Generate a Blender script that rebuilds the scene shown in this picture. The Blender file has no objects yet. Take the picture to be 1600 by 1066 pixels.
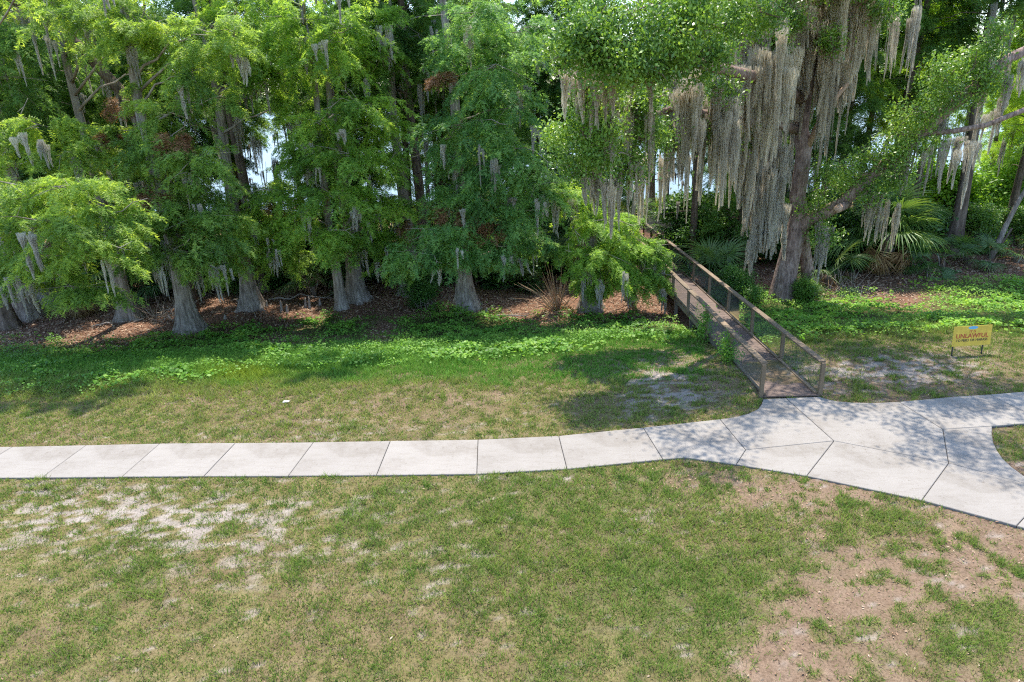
import bpy, bmesh, math
import numpy as np
from mathutils import Vector, Matrix

rng = np.random.default_rng(7)
scene = bpy.context.scene
col = scene.collection
rad = math.radians

# ------------------------------------------------------------------ camera
H = 8.0
FPX = 1600 * 24.0 / 36.0
PITCH, ROLL = rad(20.0), rad(2.5)
fw = np.array([0, math.cos(PITCH), -math.sin(PITCH)])
rt0 = np.array([1.0, 0, 0])
up0 = np.array([0, math.sin(PITCH), math.cos(PITCH)])
rt = math.cos(ROLL) * rt0 - math.sin(ROLL) * up0
up = math.cos(ROLL) * up0 + math.sin(ROLL) * rt0
cam_data = bpy.data.cameras.new('camera')
cam = bpy.data.objects.new('camera', cam_data)
col.objects.link(cam)
cam_data.sensor_width = 36.0
cam_data.lens = 24.0
cam_data.clip_end = 6000
cam.matrix_world = Matrix(((rt[0], up[0], -fw[0], 0), (rt[1], up[1], -fw[1], 0), (rt[2], up[2], -fw[2], H), (0, 0, 0, 1)))
scene.camera = cam

# ------------------------------------------------------------------ light
SUN_EL, SUN_AZ = rad(67), rad(2)          # azimuth from +Y towards +X: the sun stands behind the trees
world = bpy.data.worlds.new('World'); scene.world = world; world.use_nodes = True
wn = world.node_tree.nodes; wl = world.node_tree.links
bg = wn['Background']; sky = wn.new('ShaderNodeTexSky'); sky.sky_type = 'NISHITA'; sky.sun_disc = False
sky.sun_elevation = SUN_EL; sky.sun_rotation = SUN_AZ; sky.dust_density = 0.7; sky.ozone_density = 3.0; sky.air_density = 1.0
wl.new(sky.outputs[0], bg.inputs[0]); bg.inputs[1].default_value = 0.15
sd = bpy.data.lights.new('sun', 'SUN'); sd.energy = 2.7; sd.angle = rad(0.5); sd.color = (1, 0.93, 0.83)
sun = bpy.data.objects.new('sun', sd); col.objects.link(sun)
to_sun = Vector((math.sin(SUN_AZ) * math.cos(SUN_EL), math.cos(SUN_AZ) * math.cos(SUN_EL), math.sin(SUN_EL)))
sun.rotation_euler = (-to_sun).to_track_quat('-Z', 'Y').to_euler(); sun.location = (0, 40, 60)
vs = scene.view_settings
vs.view_transform = 'Standard'; vs.look = 'None'; vs.exposure = 1.72; vs.gamma = 1.0; vs.use_curve_mapping = False
cy = scene.cycles
cy.max_bounces = 7; cy.diffuse_bounces = 4; cy.transmission_bounces = 4; cy.glossy_bounces = 2; cy.transparent_max_bounces = 6
cy.use_denoising = False; cy.pixel_filter_type = 'BLACKMAN_HARRIS'; cy.filter_width = 1.15; cy.use_adaptive_sampling = True; cy.adaptive_threshold = 0.012; cy.caustics_reflective = False; cy.caustics_refractive = False

# ------------------------------------------------------------------ helpers
def hz(x, y):
    """terrain height"""
    x = np.asarray(x, float); y = np.asarray(y, float)
    s = np.clip((y - 17.5) / 12.5, 0, 1); s = s * s * (3 - 2 * s)
    t = np.clip((y - 30) / 32, 0, 1)
    u = np.clip((y - 62) / 6, 0, 1)
    v = np.clip((y - 760) / 30, 0, 1)
    w = np.clip((-y - 10) / 200, 0, 1)
    return -1.6 * s - 0.4 * t - 0.9 * u + 3.6 * v

def ray(px, py): return (px - 800) / FPX * rt - (py - 533) / FPX * up + fw
def G(px, py):
    """ground point under a photo pixel"""
    d = ray(px, py); t = 5.0
    for i in range(60):
        p = np.array([0, 0, H]) + d * t
        t -= (p[2] - float(hz(p[0], p[1]))) / d[2] * 0.6
    return p
def V(px, py, Y):
    d = ray(px, py); return np.array([0, 0, H]) + d * (Y / d[1])
def project(P):
    q = P - np.array([0, 0, H]); z = np.maximum(q @ fw, 0.3)
    return 800 + FPX * (q @ rt) / z, 533 - FPX * (q @ up) / z

def _hash(ix, iy, seed):
    n = (ix.astype(np.int64) * 374761393 + iy.astype(np.int64) * 668265263 + seed * 974711) & 0x7fffffff
    n = ((n ^ (n >> 13)) * 1274126177) & 0x7fffffff
    n = n ^ (n >> 16)
    return (n & 0xffff) / 65535.0
def vnoise(x, y, seed=0):
    ix = np.floor(x); iy = np.floor(y); fx = x - ix; fy = y - iy
    fx = fx * fx * (3 - 2 * fx); fy = fy * fy * (3 - 2 * fy)
    ix = ix.astype(np.int64); iy = iy.astype(np.int64)
    a = _hash(ix, iy, seed); b = _hash(ix + 1, iy, seed); c = _hash(ix, iy + 1, seed); d = _hash(ix + 1, iy + 1, seed)
    return (a * (1 - fx) + b * fx) * (1 - fy) + (c * (1 - fx) + d * fx) * fy
def fbm(x, y, sc, seed=0, oct=4):
    v = 0; a = 0.5; t = 0
    for i in range(oct):
        v = v + a * vnoise(x * sc + 13.7 * i, y * sc + 7.1 * i, seed + i); t += a; a *= 0.55; sc *= 2.03
    return v / t
def sstep(a, b, x):
    t = np.clip((x - a) / (b - a), 0, 1); return t * t * (3 - 2 * t)

def np_mesh(name, verts, faces, mat=None, smooth=False, colors=None):
    me = bpy.data.meshes.new(name)
    verts = np.ascontiguousarray(verts, np.float32).reshape(-1, 3); faces = np.ascontiguousarray(faces, np.int32)
    M, k = faces.shape
    me.vertices.add(len(verts)); me.vertices.foreach_set('co', verts.ravel())
    me.loops.add(M * k); me.loops.foreach_set('vertex_index', faces.ravel())
    me.polygons.add(M); me.polygons.foreach_set('loop_start', np.arange(0, M * k, k, dtype=np.int32))
    if smooth: me.polygons.foreach_set('use_smooth', np.ones(M, bool))
    me.update(calc_edges=True)
    if colors is not None:
        for an, arr in colors.items():
            at = me.color_attributes.new(an, 'FLOAT_COLOR', 'POINT')
            c4 = np.ones((len(verts), 4), np.float32); c4[:, :3] = arr
            at.data.foreach_set('color', c4.ravel())
    if mat: me.materials.append(mat)
    return me
def obj(name, me, parent=None, loc=None, rot=None, scale=None):
    o = bpy.data.objects.new(name, me); col.objects.link(o)
    if parent: o.parent = parent
    if loc is not None: o.location = loc
    if rot is not None: o.rotation_euler = rot
    if scale is not None: o.scale = scale
    return o
def tag(o, label=None, cat=None, group=None, kind=None):
    if label: o['label'] = label
    if cat: o['category'] = cat
    if group: o['group'] = group
    if kind: o['kind'] = kind
    return o
def empty(name, loc, label=None, cat=None, group=None, kind=None):
    o = obj(name, None, loc=tuple(loc)); o.empty_display_size = 0.3
    return tag(o, label, cat, group, kind)

class MB:
    """collects verts and quads/tris"""
    def __init__(s): s.v = []; s.f = []
    def box(s, c, size, R=None):
        c = np.array(c); h = np.array(size) / 2; b = len(s.v)
        for sx in (-1, 1):
            for sy in (-1, 1):
                for sz in (-1, 1):
                    p = np.array([sx, sy, sz]) * h
                    if R is not None: p = R @ p
                    s.v.append(tuple(c + p))
        s.f += [tuple(b + i for i in q) for q in ((0, 1, 3, 2), (4, 6, 7, 5), (0, 4, 5, 1), (2, 3, 7, 6), (0, 2, 6, 4), (1, 5, 7, 3))]
    def tube(s, pts, rs, n=6, cap=True):
        pts = [np.array(p, float) for p in pts]; b = len(s.v)
        for i, p in enumerate(pts):
            d = pts[min(i + 1, len(pts) - 1)] - pts[max(i - 1, 0)]; d /= (np.linalg.norm(d) + 1e-9)
            a = np.cross(d, [0.31, 0.94, 0.12] if abs(d[1]) < 0.9 else [1, 0, 0]); a /= np.linalg.norm(a); c = np.cross(d, a)
            for k in range(n):
                t = 2 * math.pi * k / n
                s.v.append(tuple(p + rs[i] * (math.cos(t) * a + math.sin(t) * c)))
        for i in range(len(pts) - 1):
            for k in range(n):
                k2 = (k + 1) % n
                s.f.append((b + i * n + k, b + i * n + k2, b + (i + 1) * n + k2, b + (i + 1) * n + k))
        if cap:
            s.f.append(tuple(b + k for k in range(n))[::-1]); s.f.append(tuple(b + (len(pts) - 1) * n + k for k in range(n)))
    def mesh(s, name, mat, smooth=False):
        me = bpy.data.meshes.new(name); me.from_pydata(s.v, [], s.f)
        if smooth: me.polygons.foreach_set('use_smooth', np.ones(len(me.polygons), bool))
        me.materials.append(mat); me.update(); return me

# ------------------------------------------------------------------ materials
def newmat(name):
    m = bpy.data.materials.new(name); m.use_nodes = True
    nt = m.node_tree; b = nt.nodes['Principled BSDF']; return m, nt, b
def nd(nt, t, **kw):
    n = nt.nodes.new(t)
    for k, v in kw.items(): setattr(n, k, v)
    return n
def noise(nt, scale, detail=4, vec=None, rough=0.6):
    n = nd(nt, 'ShaderNodeTexNoise'); n.inputs['Scale'].default_value = scale; n.inputs['Detail'].default_value = detail
    n.inputs['Roughness'].default_value = rough
    if vec is not None: nt.links.new(vec, n.inputs['Vector'])
    return n
def ramp(nt, fac, stops):
    r = nd(nt, 'ShaderNodeValToRGB'); e = r.color_ramp.elements
    while len(e) < len(stops): e.new(0.5)
    for i, (p, c) in enumerate(stops): e[i].position = p; e[i].color = (*c, 1)
    nt.links.new(fac, r.inputs[0]); return r
def mixc(nt, fac, a, b, mode='MIX'):
    m = nd(nt, 'ShaderNodeMix', data_type='RGBA', blend_type=mode)
    if isinstance(fac, (int, float)): m.inputs[0].default_value = fac
    else: nt.links.new(fac, m.inputs[0])
    for i, x in ((6, a), (7, b)):
        if isinstance(x, tuple): m.inputs[i].default_value = (*x, 1)
        else: nt.links.new(x, m.inputs[i])
    return m.outputs[2]
def objcoord(nt, scale=(1, 1, 1), kind='Object'):
    tc = nd(nt, 'ShaderNodeTexCoord'); mp = nd(nt, 'ShaderNodeMapping'); mp.inputs['Scale'].default_value = scale
    nt.links.new(tc.outputs[kind], mp.inputs[0]); return mp.outputs[0]
def bump(nt, b, h, strength=0.5, dist=0.02):
    n = nd(nt, 'ShaderNodeBump'); n.inputs['Strength'].default_value = strength; n.inputs['Distance'].default_value = dist
    nt.links.new(h, n.inputs['Height']); nt.links.new(n.outputs[0], b.inputs['Normal'])

def bark_mat(name, c0, c1, c2, stretch=0.12, scale=9.0):
    m, nt, b = newmat(name); v = objcoord(nt, (1, 1, stretch))
    n = noise(nt, scale, 6, v, 0.65); n2 = noise(nt, 1.3, 3, objcoord(nt))
    r = ramp(nt, n.outputs[0], [(0.3, c0), (0.52, c1), (0.72, c2)])
    tint = ramp(nt, n2.outputs[0], [(0.3, (0.72, 0.66, 0.6)), (0.65, (1.1, 1.06, 1.0))])
    nt.links.new(mixc(nt, 1.0, r.outputs[0], tint.outputs[0], 'MULTIPLY'), b.inputs['Base Color'])
    b.inputs['Roughness'].default_value = 0.95; b.inputs['Specular IOR Level'].default_value = 0.15
    bump(nt, b, n.outputs[0], 0.9, 0.05); return m
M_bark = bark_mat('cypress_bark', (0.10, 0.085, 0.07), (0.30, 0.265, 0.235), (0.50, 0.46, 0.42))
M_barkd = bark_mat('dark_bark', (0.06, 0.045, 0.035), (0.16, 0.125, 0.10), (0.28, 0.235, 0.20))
M_oakbark = bark_mat('oak_bark', (0.10, 0.07, 0.06), (0.29, 0.215, 0.19), (0.46, 0.38, 0.35), 0.3, 11)
M_twig = bark_mat('pale_twig', (0.16, 0.13, 0.11), (0.34, 0.30, 0.26), (0.50, 0.46, 0.42), 1.0, 3)
M_cut = bark_mat('cut_wood', (0.35, 0.24, 0.17), (0.5, 0.36, 0.27), (0.6, 0.46, 0.36), 1.0, 14)

def leaf_mat(name, c0, c1, c2, trans=0.45, gloss=0.3, nscale=0.55, rough=0.5, tf=(1.3, 1.25, 0.7)):
    """leaf colour varies from leaf to leaf and in broad patches; object colour tints each plant"""
    m, nt, b = newmat(name)
    geo = nd(nt, 'ShaderNodeNewGeometry'); oi = nd(nt, 'ShaderNodeObjectInfo')
    nz = noise(nt, nscale, 3, geo.outputs['Position'])
    a = nd(nt, 'ShaderNodeMath', operation='MULTIPLY_ADD'); a.inputs[1].default_value = 0.55
    nt.links.new(geo.outputs['Random Per Island'], a.inputs[0])
    s = nd(nt, 'ShaderNodeMath', operation='MULTIPLY_ADD'); s.inputs[1].default_value = 2.0; s.inputs[2].default_value = -0.78
    nt.links.new(nz.outputs[0], s.inputs[0]); nt.links.new(s.outputs[0], a.inputs[2])
    r = ramp(nt, a.outputs[0], [(0.05, c0), (0.5, c1), (0.95, c2)])
    c = mixc(nt, 1.0, r.outputs[0], oi.outputs['Color'], 'MULTIPLY')
    nt.links.new(c, b.inputs['Base Color']); b.inputs['Roughness'].default_value = rough
    b.inputs['Specular IOR Level'].default_value = gloss
    t = nd(nt, 'ShaderNodeBsdfTranslucent'); g = nd(nt, 'ShaderNodeGamma'); g.inputs[1].default_value = 0.9
    tc = mixc(nt, 1.0, c, tf, 'MULTIPLY'); nt.links.new(tc, t.inputs[0])
    mx = nd(nt, 'ShaderNodeMixShader'); mx.inputs[0].default_value = trans
    nt.links.new(b.outputs[0], mx.inputs[1]); nt.links.new(t.outputs[0], mx.inputs[2])
    nt.links.new(mx.outputs[0], nt.nodes['Material Output'].inputs[0]); return m
M_cyp = leaf_mat('cypress_leaf', (0.10, 0.19, 0.055), (0.23, 0.365, 0.085), (0.41, 0.53, 0.115), 0.55, 0.25)
M_oak = leaf_mat('oak_leaf', (0.08, 0.16, 0.04), (0.16, 0.28, 0.055), (0.30, 0.42, 0.08), 0.4, 0.6, 0.6, 0.4)
M_shrub = leaf_mat('shrub_leaf', (0.05, 0.11, 0.03), (0.10, 0.20, 0.04), (0.18, 0.29, 0.06), 0.4, 0.5)
M_weed = leaf_mat('weed_leaf', (0.08, 0.19, 0.03), (0.15, 0.33, 0.045), (0.28, 0.46, 0.07), 0.45, 0.3, 0.9)
M_palm = leaf_mat('palm_leaf', (0.06, 0.12, 0.035), (0.11, 0.19, 0.05), (0.20, 0.27, 0.07), 0.35, 0.6)
M_dry = leaf_mat('dry_leaf', (0.20, 0.11, 0.06), (0.34, 0.22, 0.13), (0.48, 0.36, 0.24), 0.25, 0.2, 1.5)
M_moss = leaf_mat('spanish_moss', (0.47, 0.43, 0.355), (0.63, 0.58, 0.49), (0.75, 0.70, 0.60), 0.5, 0.03, 0.8, 0.95, (1, 1, 0.98))
M_marsh = leaf_mat('marsh_reed', (0.15, 0.2, 0.04), (0.26, 0.31, 0.06), (0.4, 0.4, 0.12), 0.45, 0.2, 0.2)

def attr_mat(name, attr, trans=0.35):
    m, nt, b = newmat(name); a = nd(nt, 'ShaderNodeAttribute'); a.attribute_name = attr
    nt.links.new(a.outputs['Color'], b.inputs['Base Color']); b.inputs['Roughness'].default_value = 0.7
    b.inputs['Specular IOR Level'].default_value = 0.2
    t = nd(nt, 'ShaderNodeBsdfTranslucent'); nt.links.new(a.outputs['Color'], t.inputs[0])
    mx = nd(nt, 'ShaderNodeMixShader'); mx.inputs[0].default_value = trans
    nt.links.new(b.outputs[0], mx.inputs[1]); nt.links.new(t.outputs[0], mx.inputs[2])
    nt.links.new(mx.outputs[0], nt.nodes['Material Output'].inputs[0]); return m
M_grass = attr_mat('grass_blade', 'tint')
M_litter = attr_mat('leaf_litter', 'tint', 0.1)

def ground_mat():
    m, nt, b = newmat('soil'); a = nd(nt, 'ShaderNodeAttribute'); a.attribute_name = 'soil'
    v = objcoord(nt)
    n1 = noise(nt, 1.8, 6, v, 0.7); n2 = noise(nt, 22, 5, v, 0.75); n3 = noise(nt, 85, 3, v, 0.7)
    k1 = ramp(nt, n1.outputs[0], [(0.3, (0.75, 0.72, 0.68)), (0.7, (1.2, 1.2, 1.18))])
    k2 = ramp(nt, n2.outputs[0], [(0.32, (0.55, 0.52, 0.46)), (0.5, (1, 1, 1)), (0.7, (1.35, 1.32, 1.28))])
    k3 = ramp(nt, n3.outputs[0], [(0.3, (0.7, 0.68, 0.64)), (0.7, (1.25, 1.25, 1.22))])
    c = mixc(nt, 1, a.outputs['Color'], k1.outputs[0], 'MULTIPLY'); c = mixc(nt, 1, c, k2.outputs[0], 'MULTIPLY'); c = mixc(nt, 1, c, k3.outputs[0], 'MULTIPLY')
    nt.links.new(c, b.inputs['Base Color']); b.inputs['Roughness'].default_value = 1.0; b.inputs['Specular IOR Level'].default_value = 0.1
    bump(nt, b, n2.outputs[0], 0.6, 0.04); return m
M_soil = ground_mat()

def concrete_mat():
    m, nt, b = newmat('concrete'); v = objcoord(nt); oi = nd(nt, 'ShaderNodeObjectInfo')
    n1 = noise(nt, 0.9, 5, v); n2 = noise(nt, 40, 4, v, 0.8); n3 = noise(nt, 5, 6, objcoord(nt, (0.35, 1.6, 1)), 0.7)
    c = ramp(nt, n1.outputs[0], [(0.3, (0.232, 0.21, 0.183)), (0.7, (0.272, 0.25, 0.221))]).outputs[0]
    c = mixc(nt, 1, c, ramp(nt, n2.outputs[0], [(0.3, (0.86, 0.85, 0.84)), (0.7, (1.08, 1.08, 1.07))]).outputs[0], 'MULTIPLY')
    c = mixc(nt, 1, c, ramp(nt, n3.outputs[0], [(0.28, (0.84, 0.82, 0.79)), (0.5, (1, 1, 1))]).outputs[0], 'MULTIPLY')
    rr = ramp(nt, oi.outputs['Random'], [(0, (0.94, 0.935, 0.93)), (1, (1.03, 1.03, 1.03))])
    c = mixc(nt, 1, c, rr.outputs[0], 'MULTIPLY')
    n5 = noise(nt, 0.55, 6, objcoord(nt, (1, 1, 1)), 0.75); c = mixc(nt, 1, c, ramp(nt, n5.outputs[0], [(0.36, (0.80, 0.775, 0.74)), (0.5, (1, 1, 1))]).outputs[0], 'MULTIPLY')
    n6 = noise(nt, 9, 2, v, 0.5); c = mixc(nt, 1, c, ramp(nt, n6.outputs[0], [(0.27, (0.72, 0.69, 0.65)), (0.34, (1, 1, 1))]).outputs[0], 'MULTIPLY')
    nt.links.new(c, b.inputs['Base Color']); b.inputs['Roughness'].default_value = 0.85
    bump(nt, b, n2.outputs[0], 0.25, 0.004); return m
M_conc = concrete_mat()
def wood_mat(name, c0, c1, along=(0.6, 14, 14)):
    m, nt, b = newmat(name); oi = nd(nt, 'ShaderNodeObjectInfo')
    n = noise(nt, 2.5, 6, objcoord(nt, along), 0.7); n2 = noise(nt, 1.2, 4, objcoord(nt))
    c = ramp(nt, n.outputs[0], [(0.3, c0), (0.7, c1)]).outputs[0]
    c = mixc(nt, 1, c, ramp(nt, n2.outputs[0], [(0.3, (0.8, 0.8, 0.78)), (0.7, (1.15, 1.14, 1.1))]).outputs[0], 'MULTIPLY')
    c = mixc(nt, 1, c, ramp(nt, oi.outputs['Random'], [(0, (0.82, 0.82, 0.82)), (1, (1.14, 1.12, 1.1))]).outputs[0], 'MULTIPLY')
    nt.links.new(c, b.inputs['Base Color']); b.inputs['Roughness'].default_value = 0.75
    bump(nt, b, n.outputs[0], 0.3, 0.004); return m
M_deck = wood_mat('deck_board', (0.095, 0.064, 0.05), (0.17, 0.118, 0.094))
M_rail = wood_mat('rail_timber', (0.125, 0.088, 0.054), (0.225, 0.162, 0.102), (14, 0.6, 14))
M_beam = wood_mat('beam_timber', (0.11, 0.095, 0.075), (0.22, 0.19, 0.15), (14, 0.6, 14))
def plain(name, c, rough=0.5, metal=0.0, nz=0.12):
    m, nt, b = newmat(name); n = noise(nt, 6, 4, objcoord(nt))
    k = ramp(nt, n.outputs[0], [(0.3, tuple(x * (1 - nz) for x in c)), (0.7, tuple(min(1, x * (1 + nz)) for x in c))])
    nt.links.new(k.outputs[0], b.inputs['Base Color']); b.inputs['Roughness'].default_value = rough; b.inputs['Metallic'].default_value = metal; return m
M_wire = plain('coated_wire', (0.06, 0.085, 0.072), 0.5)
M_yellow = plain('sign_yellow', (0.66, 0.45, 0.06), 0.7, 0, 0.15)
M_red = plain('sign_red', (0.42, 0.07, 0.03), 0.5)
M_black = plain('sign_black', (0.05, 0.04, 0.03), 0.5)
M_blue = plain('sign_blue', (0.15, 0.42, 0.62), 0.5)
M_stake = plain('stake_metal', (0.03, 0.03, 0.03), 0.5)
M_white = plain('white_scrap', (0.8, 0.8, 0.78), 0.6)
def water_mat():
    m, nt, b = newmat('lake_water'); n = noise(nt, 1.0, 4, objcoord(nt, (0.25, 1.2, 1)))
    b.inputs['Base Color'].default_value = (0.05, 0.07, 0.09, 1); b.inputs['Roughness'].default_value = 0.25
    b.inputs['IOR'].default_value = 1.33; bump(nt, b, n.outputs[0], 0.35, 0.12); return m
M_water = water_mat()

# ------------------------------------------------------------------ where soil, sand, grass and weeds lie (read off the photograph)
def inside(px, py, poly):
    poly = np.array(poly, float); n = len(poly); r = np.zeros(px.shape, bool)
    for i in range(n):
        x0, y0 = poly[i]; x1, y1 = poly[(i + 1) % n]
        c = (y0 > py) != (y1 > py)
        with np.errstate(divide='ignore', invalid='ignore'):
            r ^= c & (px < (x1 - x0) * (py - y0) / (y1 - y0 + 1e-12) + x0)
    return r
def blob(px, py, cx, cy, rx, ry): return np.exp(-(((px - cx) / rx) ** 2 + ((py - cy) / ry) ** 2))
def lin(px, pts):
    a = np.array(pts, float); return np.interp(px, a[:, 0], a[:, 1])
W_TOP = [(-600, 560), (0, 545), (200, 545), (300, 530), (420, 522), (500, 508), (600, 506), (700, 492), (800, 502), (900, 498), (1000, 508), (1060, 512), (1095, 520)]
W_BOT = [(-600, 650), (0, 620), (150, 612), (300, 596), (420, 580), (520, 572), (700, 566), (850, 552), (1000, 530), (1095, 524)]
R_TOP = [(1160, 476), (1210, 462), (1300, 470), (1360, 474), (1420, 452), (1500, 446), (1600, 442), (2200, 430)]
R_BOT = [(1160, 510), (1190, 540), (1230, 528), (1400, 522), (1480, 518), (1600, 512), (2200, 500)]
def fields(P):
    x, y = P[:, 0], P[:, 1]
    px, py = project(P); vis = y > 4
    px = np.where(vis, px, 800); py = np.where(vis, py, 1300)
    n1 = fbm(x, y, 0.55, 1); n2 = fbm(x, y, 1.7, 5); n3 = fbm(x, y, 4.5, 9, 3); n4 = fbm(x * 0.5, y, 7.5, 31, 3); n5 = fbm(x, y, 6.0, 61, 3)
    jx = (n1 - 0.5) * 170 + (n3 - .5) * 70; jy = (n2 - 0.5) * 60
    qx, qy = px + jx, py + jy * np.clip((py - 400) / 400, 0.15, 1)
    # bare, pale sand
    sand = 0.8 * blob(qx, qy, 120, 795, 300, 50) + 0.6 * blob(qx, qy, 330, 840, 260, 60) + 1.25 * blob(qx, qy, 1040, 600, 80, 40) + 0.5 * blob(qx, qy, 990, 640, 40, 25)
    sand = sand + 1.2 * blob(qx, qy, 1390, 575, 140, 28) + 0.55 * blob(qx, qy, 705, 880, 45, 40) + 0.5 * blob(qx, qy, 1040, 815, 40, 30) + 0.45 * blob(qx, qy, 780, 755, 140, 10) + 0.35 * blob(qx, qy, 560, 675, 330, 18) + 0.4 * blob(qx, qy, 740, 820, 30, 15)
    sand = np.clip(sand + 0.06, 0, 1.2) * sstep(0.50, 0.58, n4 + 0.12 * (sand - 0.5))
    sand = sand + 0.6 * sstep(0.72, 0.8, n4) * (py > 560)
    # bare brown soil
    dirt = sstep(-25, 45, lin(py + (n2 - .5) * 90, [(700, 0), (720, -40), (1300, 0)]) * 0 + (qx - lin(qy, [(690, 1460), (760, 1110), (800, 1240), (860, 1230), (900, 1160), (960, 1180), (1000, 1125), (1066, 1090), (1300, 980)])))
    dirt = dirt * (py > 720)
    dirt = np.maximum(dirt, blob(qx, qy, 1120, 752, 130, 24) * 1.1)
    dirt = np.maximum(dirt, 0.8 * blob(qx, qy, 1340, 800, 230, 30) * (py > 740))
    dirt = np.maximum(dirt, 1.0 * blob(qx, qy, 1400, 590, 200, 52))
    dirt = np.maximum(dirt, 0.85 * blob(qx, qy, 1090, 590, 110, 50))
    dirt = np.maximum(dirt, 0.85 * blob(qx, qy, 650, 625, 330, 36) * sstep(0.42, 0.6, n2))
    green_is = 1.2 * blob(qx, qy, 1400, 815, 65, 34) + 1.1 * blob(qx, qy, 1170, 845, 110, 50) + 1.0 * blob(qx, qy, 1510, 1015, 60, 45) + 1.0 * blob(qx, qy, 1500, 965, 90, 26) + 0.8 * blob(qx, qy, 1400, 1040, 60, 18) + 0.7 * blob(qx, qy, 1310, 1000, 40, 14)
    green_is = green_is + 0.95 * sstep(0.55, 0.59, n3 * 0.5 + n5 * 0.3 + n2 * 0.2)
    dirt = np.clip(dirt - np.clip(green_is, 0, 1), 0, 1)
    # forest floor
    edge = np.where(px < 1120, lin(px, W_TOP), lin(px, R_TOP))
    forest = sstep(6, -8, py - edge + (n2 - .5) * 30)
    weeds_l = sstep(-14, 2, py - lin(px, W_TOP) + (n2 - .5) * 36) * sstep(12, -16, py - lin(px, W_BOT) + (n2 - .5) * 26) * (px < 1098)
    weeds_r = sstep(-12, 4, py - lin(px, R_TOP) + (n2 - .5) * 44) * sstep(10, -8, py - lin(px, R_BOT) + (n2 - .5) * 30) * (px > 1155)
    weeds = np.maximum(weeds_l, weeds_r)
    hole = blob(px, py, 1415, 468, 60, 22) + blob(px, py, 600, 515, 30, 22) + 0.9 * blob(px, py, 850, 500, 60, 14) + 0.7 * blob(px, py, 460, 530, 90, 12)
    weeds = weeds * (1 - np.clip(hole * 1.1, 0, 1)); forest = np.maximum(forest, np.clip(hole, 0, 1) * (py < 560))
    dens = (0.22 + 0.78 * sstep(0.34, 0.56, n5 * 0.6 + n3 * 0.4)) * np.clip(1 - sand * 0.85, 0, 1) * (1 - 0.93 * np.clip(dirt, 0, 1)) * (1 - np.clip(forest, 0, 1))
    lush = np.clip(1.0 * blob(qx, qy, 950, 850, 300, 110) + 0.5 * blob(qx, qy, 1080, 980, 180, 80) + 0.9 * blob(px, py, 300, 590, 500, 26) + 0.7 * blob(qx, qy, 1400, 815, 70, 38) + 0.8 * sstep(0.55, 0.72, n2) + .9 * blob(qx, qy, 1505, 1000, 90, 60), 0, 1)
    return dict(px=px, py=py, sand=np.clip(sand, 0, 1), dirt=np.clip(dirt, 0, 1), forest=np.clip(forest, 0, 1), weeds=weeds, dens=dens, lush=lush, n1=n1, n2=n2, n3=n3, n5=n5)

# ------------------------------------------------------------------ ground: one sheet out to the far shore
def axis(lo, hi, step, out_lo, out_hi):
    a = np.arange(lo, hi + 1e-6, step); up_ = []; s = step; p = hi
    while p < out_hi: s *= 1.28; p += s; up_.append(min(p, out_hi))
    dn = []; s = step; p = lo
    while p > out_lo: s *= 1.28; p -= s; dn.append(max(p, out_lo))
    return np.concatenate([dn[::-1], a, up_])
PATH_FAR = [(-420, 706), (-240, 703), (0, 699), (130, 696.5), (250, 694), (368, 693), (490, 692), (610, 690), (747, 688), (873, 682), (1005, 669), (1125, 656), (1165, 649), (1184, 640), (1191, 625), (1280, 621), (1300, 627), (1330, 630), (1405, 629), (1490, 621), (1550, 617), (1600, 613), (1760, 602), (1960, 590)]
xs = axis(-20, 23, 0.11, -1500, 1500); ys = np.concatenate([axis(6.6, 18.5, 0.085, -120, 18.5), axis(18.7, 33, 0.2, 18.7, 1500)])
gx, gy = np.meshgrid(xs, ys)
gx = gx.ravel(); gy = gy.ravel()
GP = np.stack([gx, gy, hz(gx, gy)], 1)
F = fields(GP)
relief = 0.045 * (fbm(gx, gy, 0.5, 77) - 0.5) + 0.03 * (fbm(gx, gy, 2.5, 78) - 0.5) * (F['dirt'] + F['sand'] + 0.4)
relief += (gy > 19) * (gy < 70) * 0.25 * (fbm(gx, gy, 0.35, 79) - 0.5) * sstep(24, 32, gy)
relief -= 0.02 * F['sand']
GP[:, 2] += np.clip(relief, -0.06, 0.012 + 0.1 * sstep(24, 32, gy)) - 0.012
thatch = np.array([0.155, 0.132, 0.062]); sandc = np.array([0.275, 0.245, 0.222]); dirtc = np.array([0.18, 0.128, 0.092]); litter = np.array([0.16, 0.092, 0.064]); greenc = np.array([0.10, 0.13, 0.035])
def lerp(a, b, t): return a + (b - a) * t[:, None]
c = lerp(np.tile(thatch, (len(GP), 1)), np.array([0.085, 0.09, 0.04]), F['lush'] * 0.8)
c = lerp(c, np.array([0.16, 0.12, 0.075]), sstep(0.48, 0.66, F['n1']) * 0.6)
c = lerp(c, dirtc, F['dirt']); c = lerp(c, sandc, F['sand'])
c = lerp(c, litter * (0.8 + 0.6 * F['n2'][:, None]), F['forest']); c = lerp(c, np.array([0.07, 0.08, 0.03]), F['weeds'])
far = sstep(700, 770, gy); c = lerp(c, np.array([0.36, 0.34, 0.16]), far)
shore = sstep(50, 60, gy) * (1 - far); c = lerp(c, np.array([0.34, 0.30, 0.17]), shore * 0.8)
path_poly_far = [q for q in PATH_FAR]
NEAR = [(-600, 751), (0, 748), (320, 745.5), (590, 744), (745, 742), (886, 734), (1036, 719), (1070, 716), (1150, 727), (1260, 745), (1440, 783), (1590, 824), (1760, 868)]
ISL = [(1551, 669), (1635, 663), (1800, 651), (1990, 640), (1990, 880), (1790, 810), (1640, 765), (1600, 744), (1581, 730), (1567, 717), (1558, 704), (1552, 691)]
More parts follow.
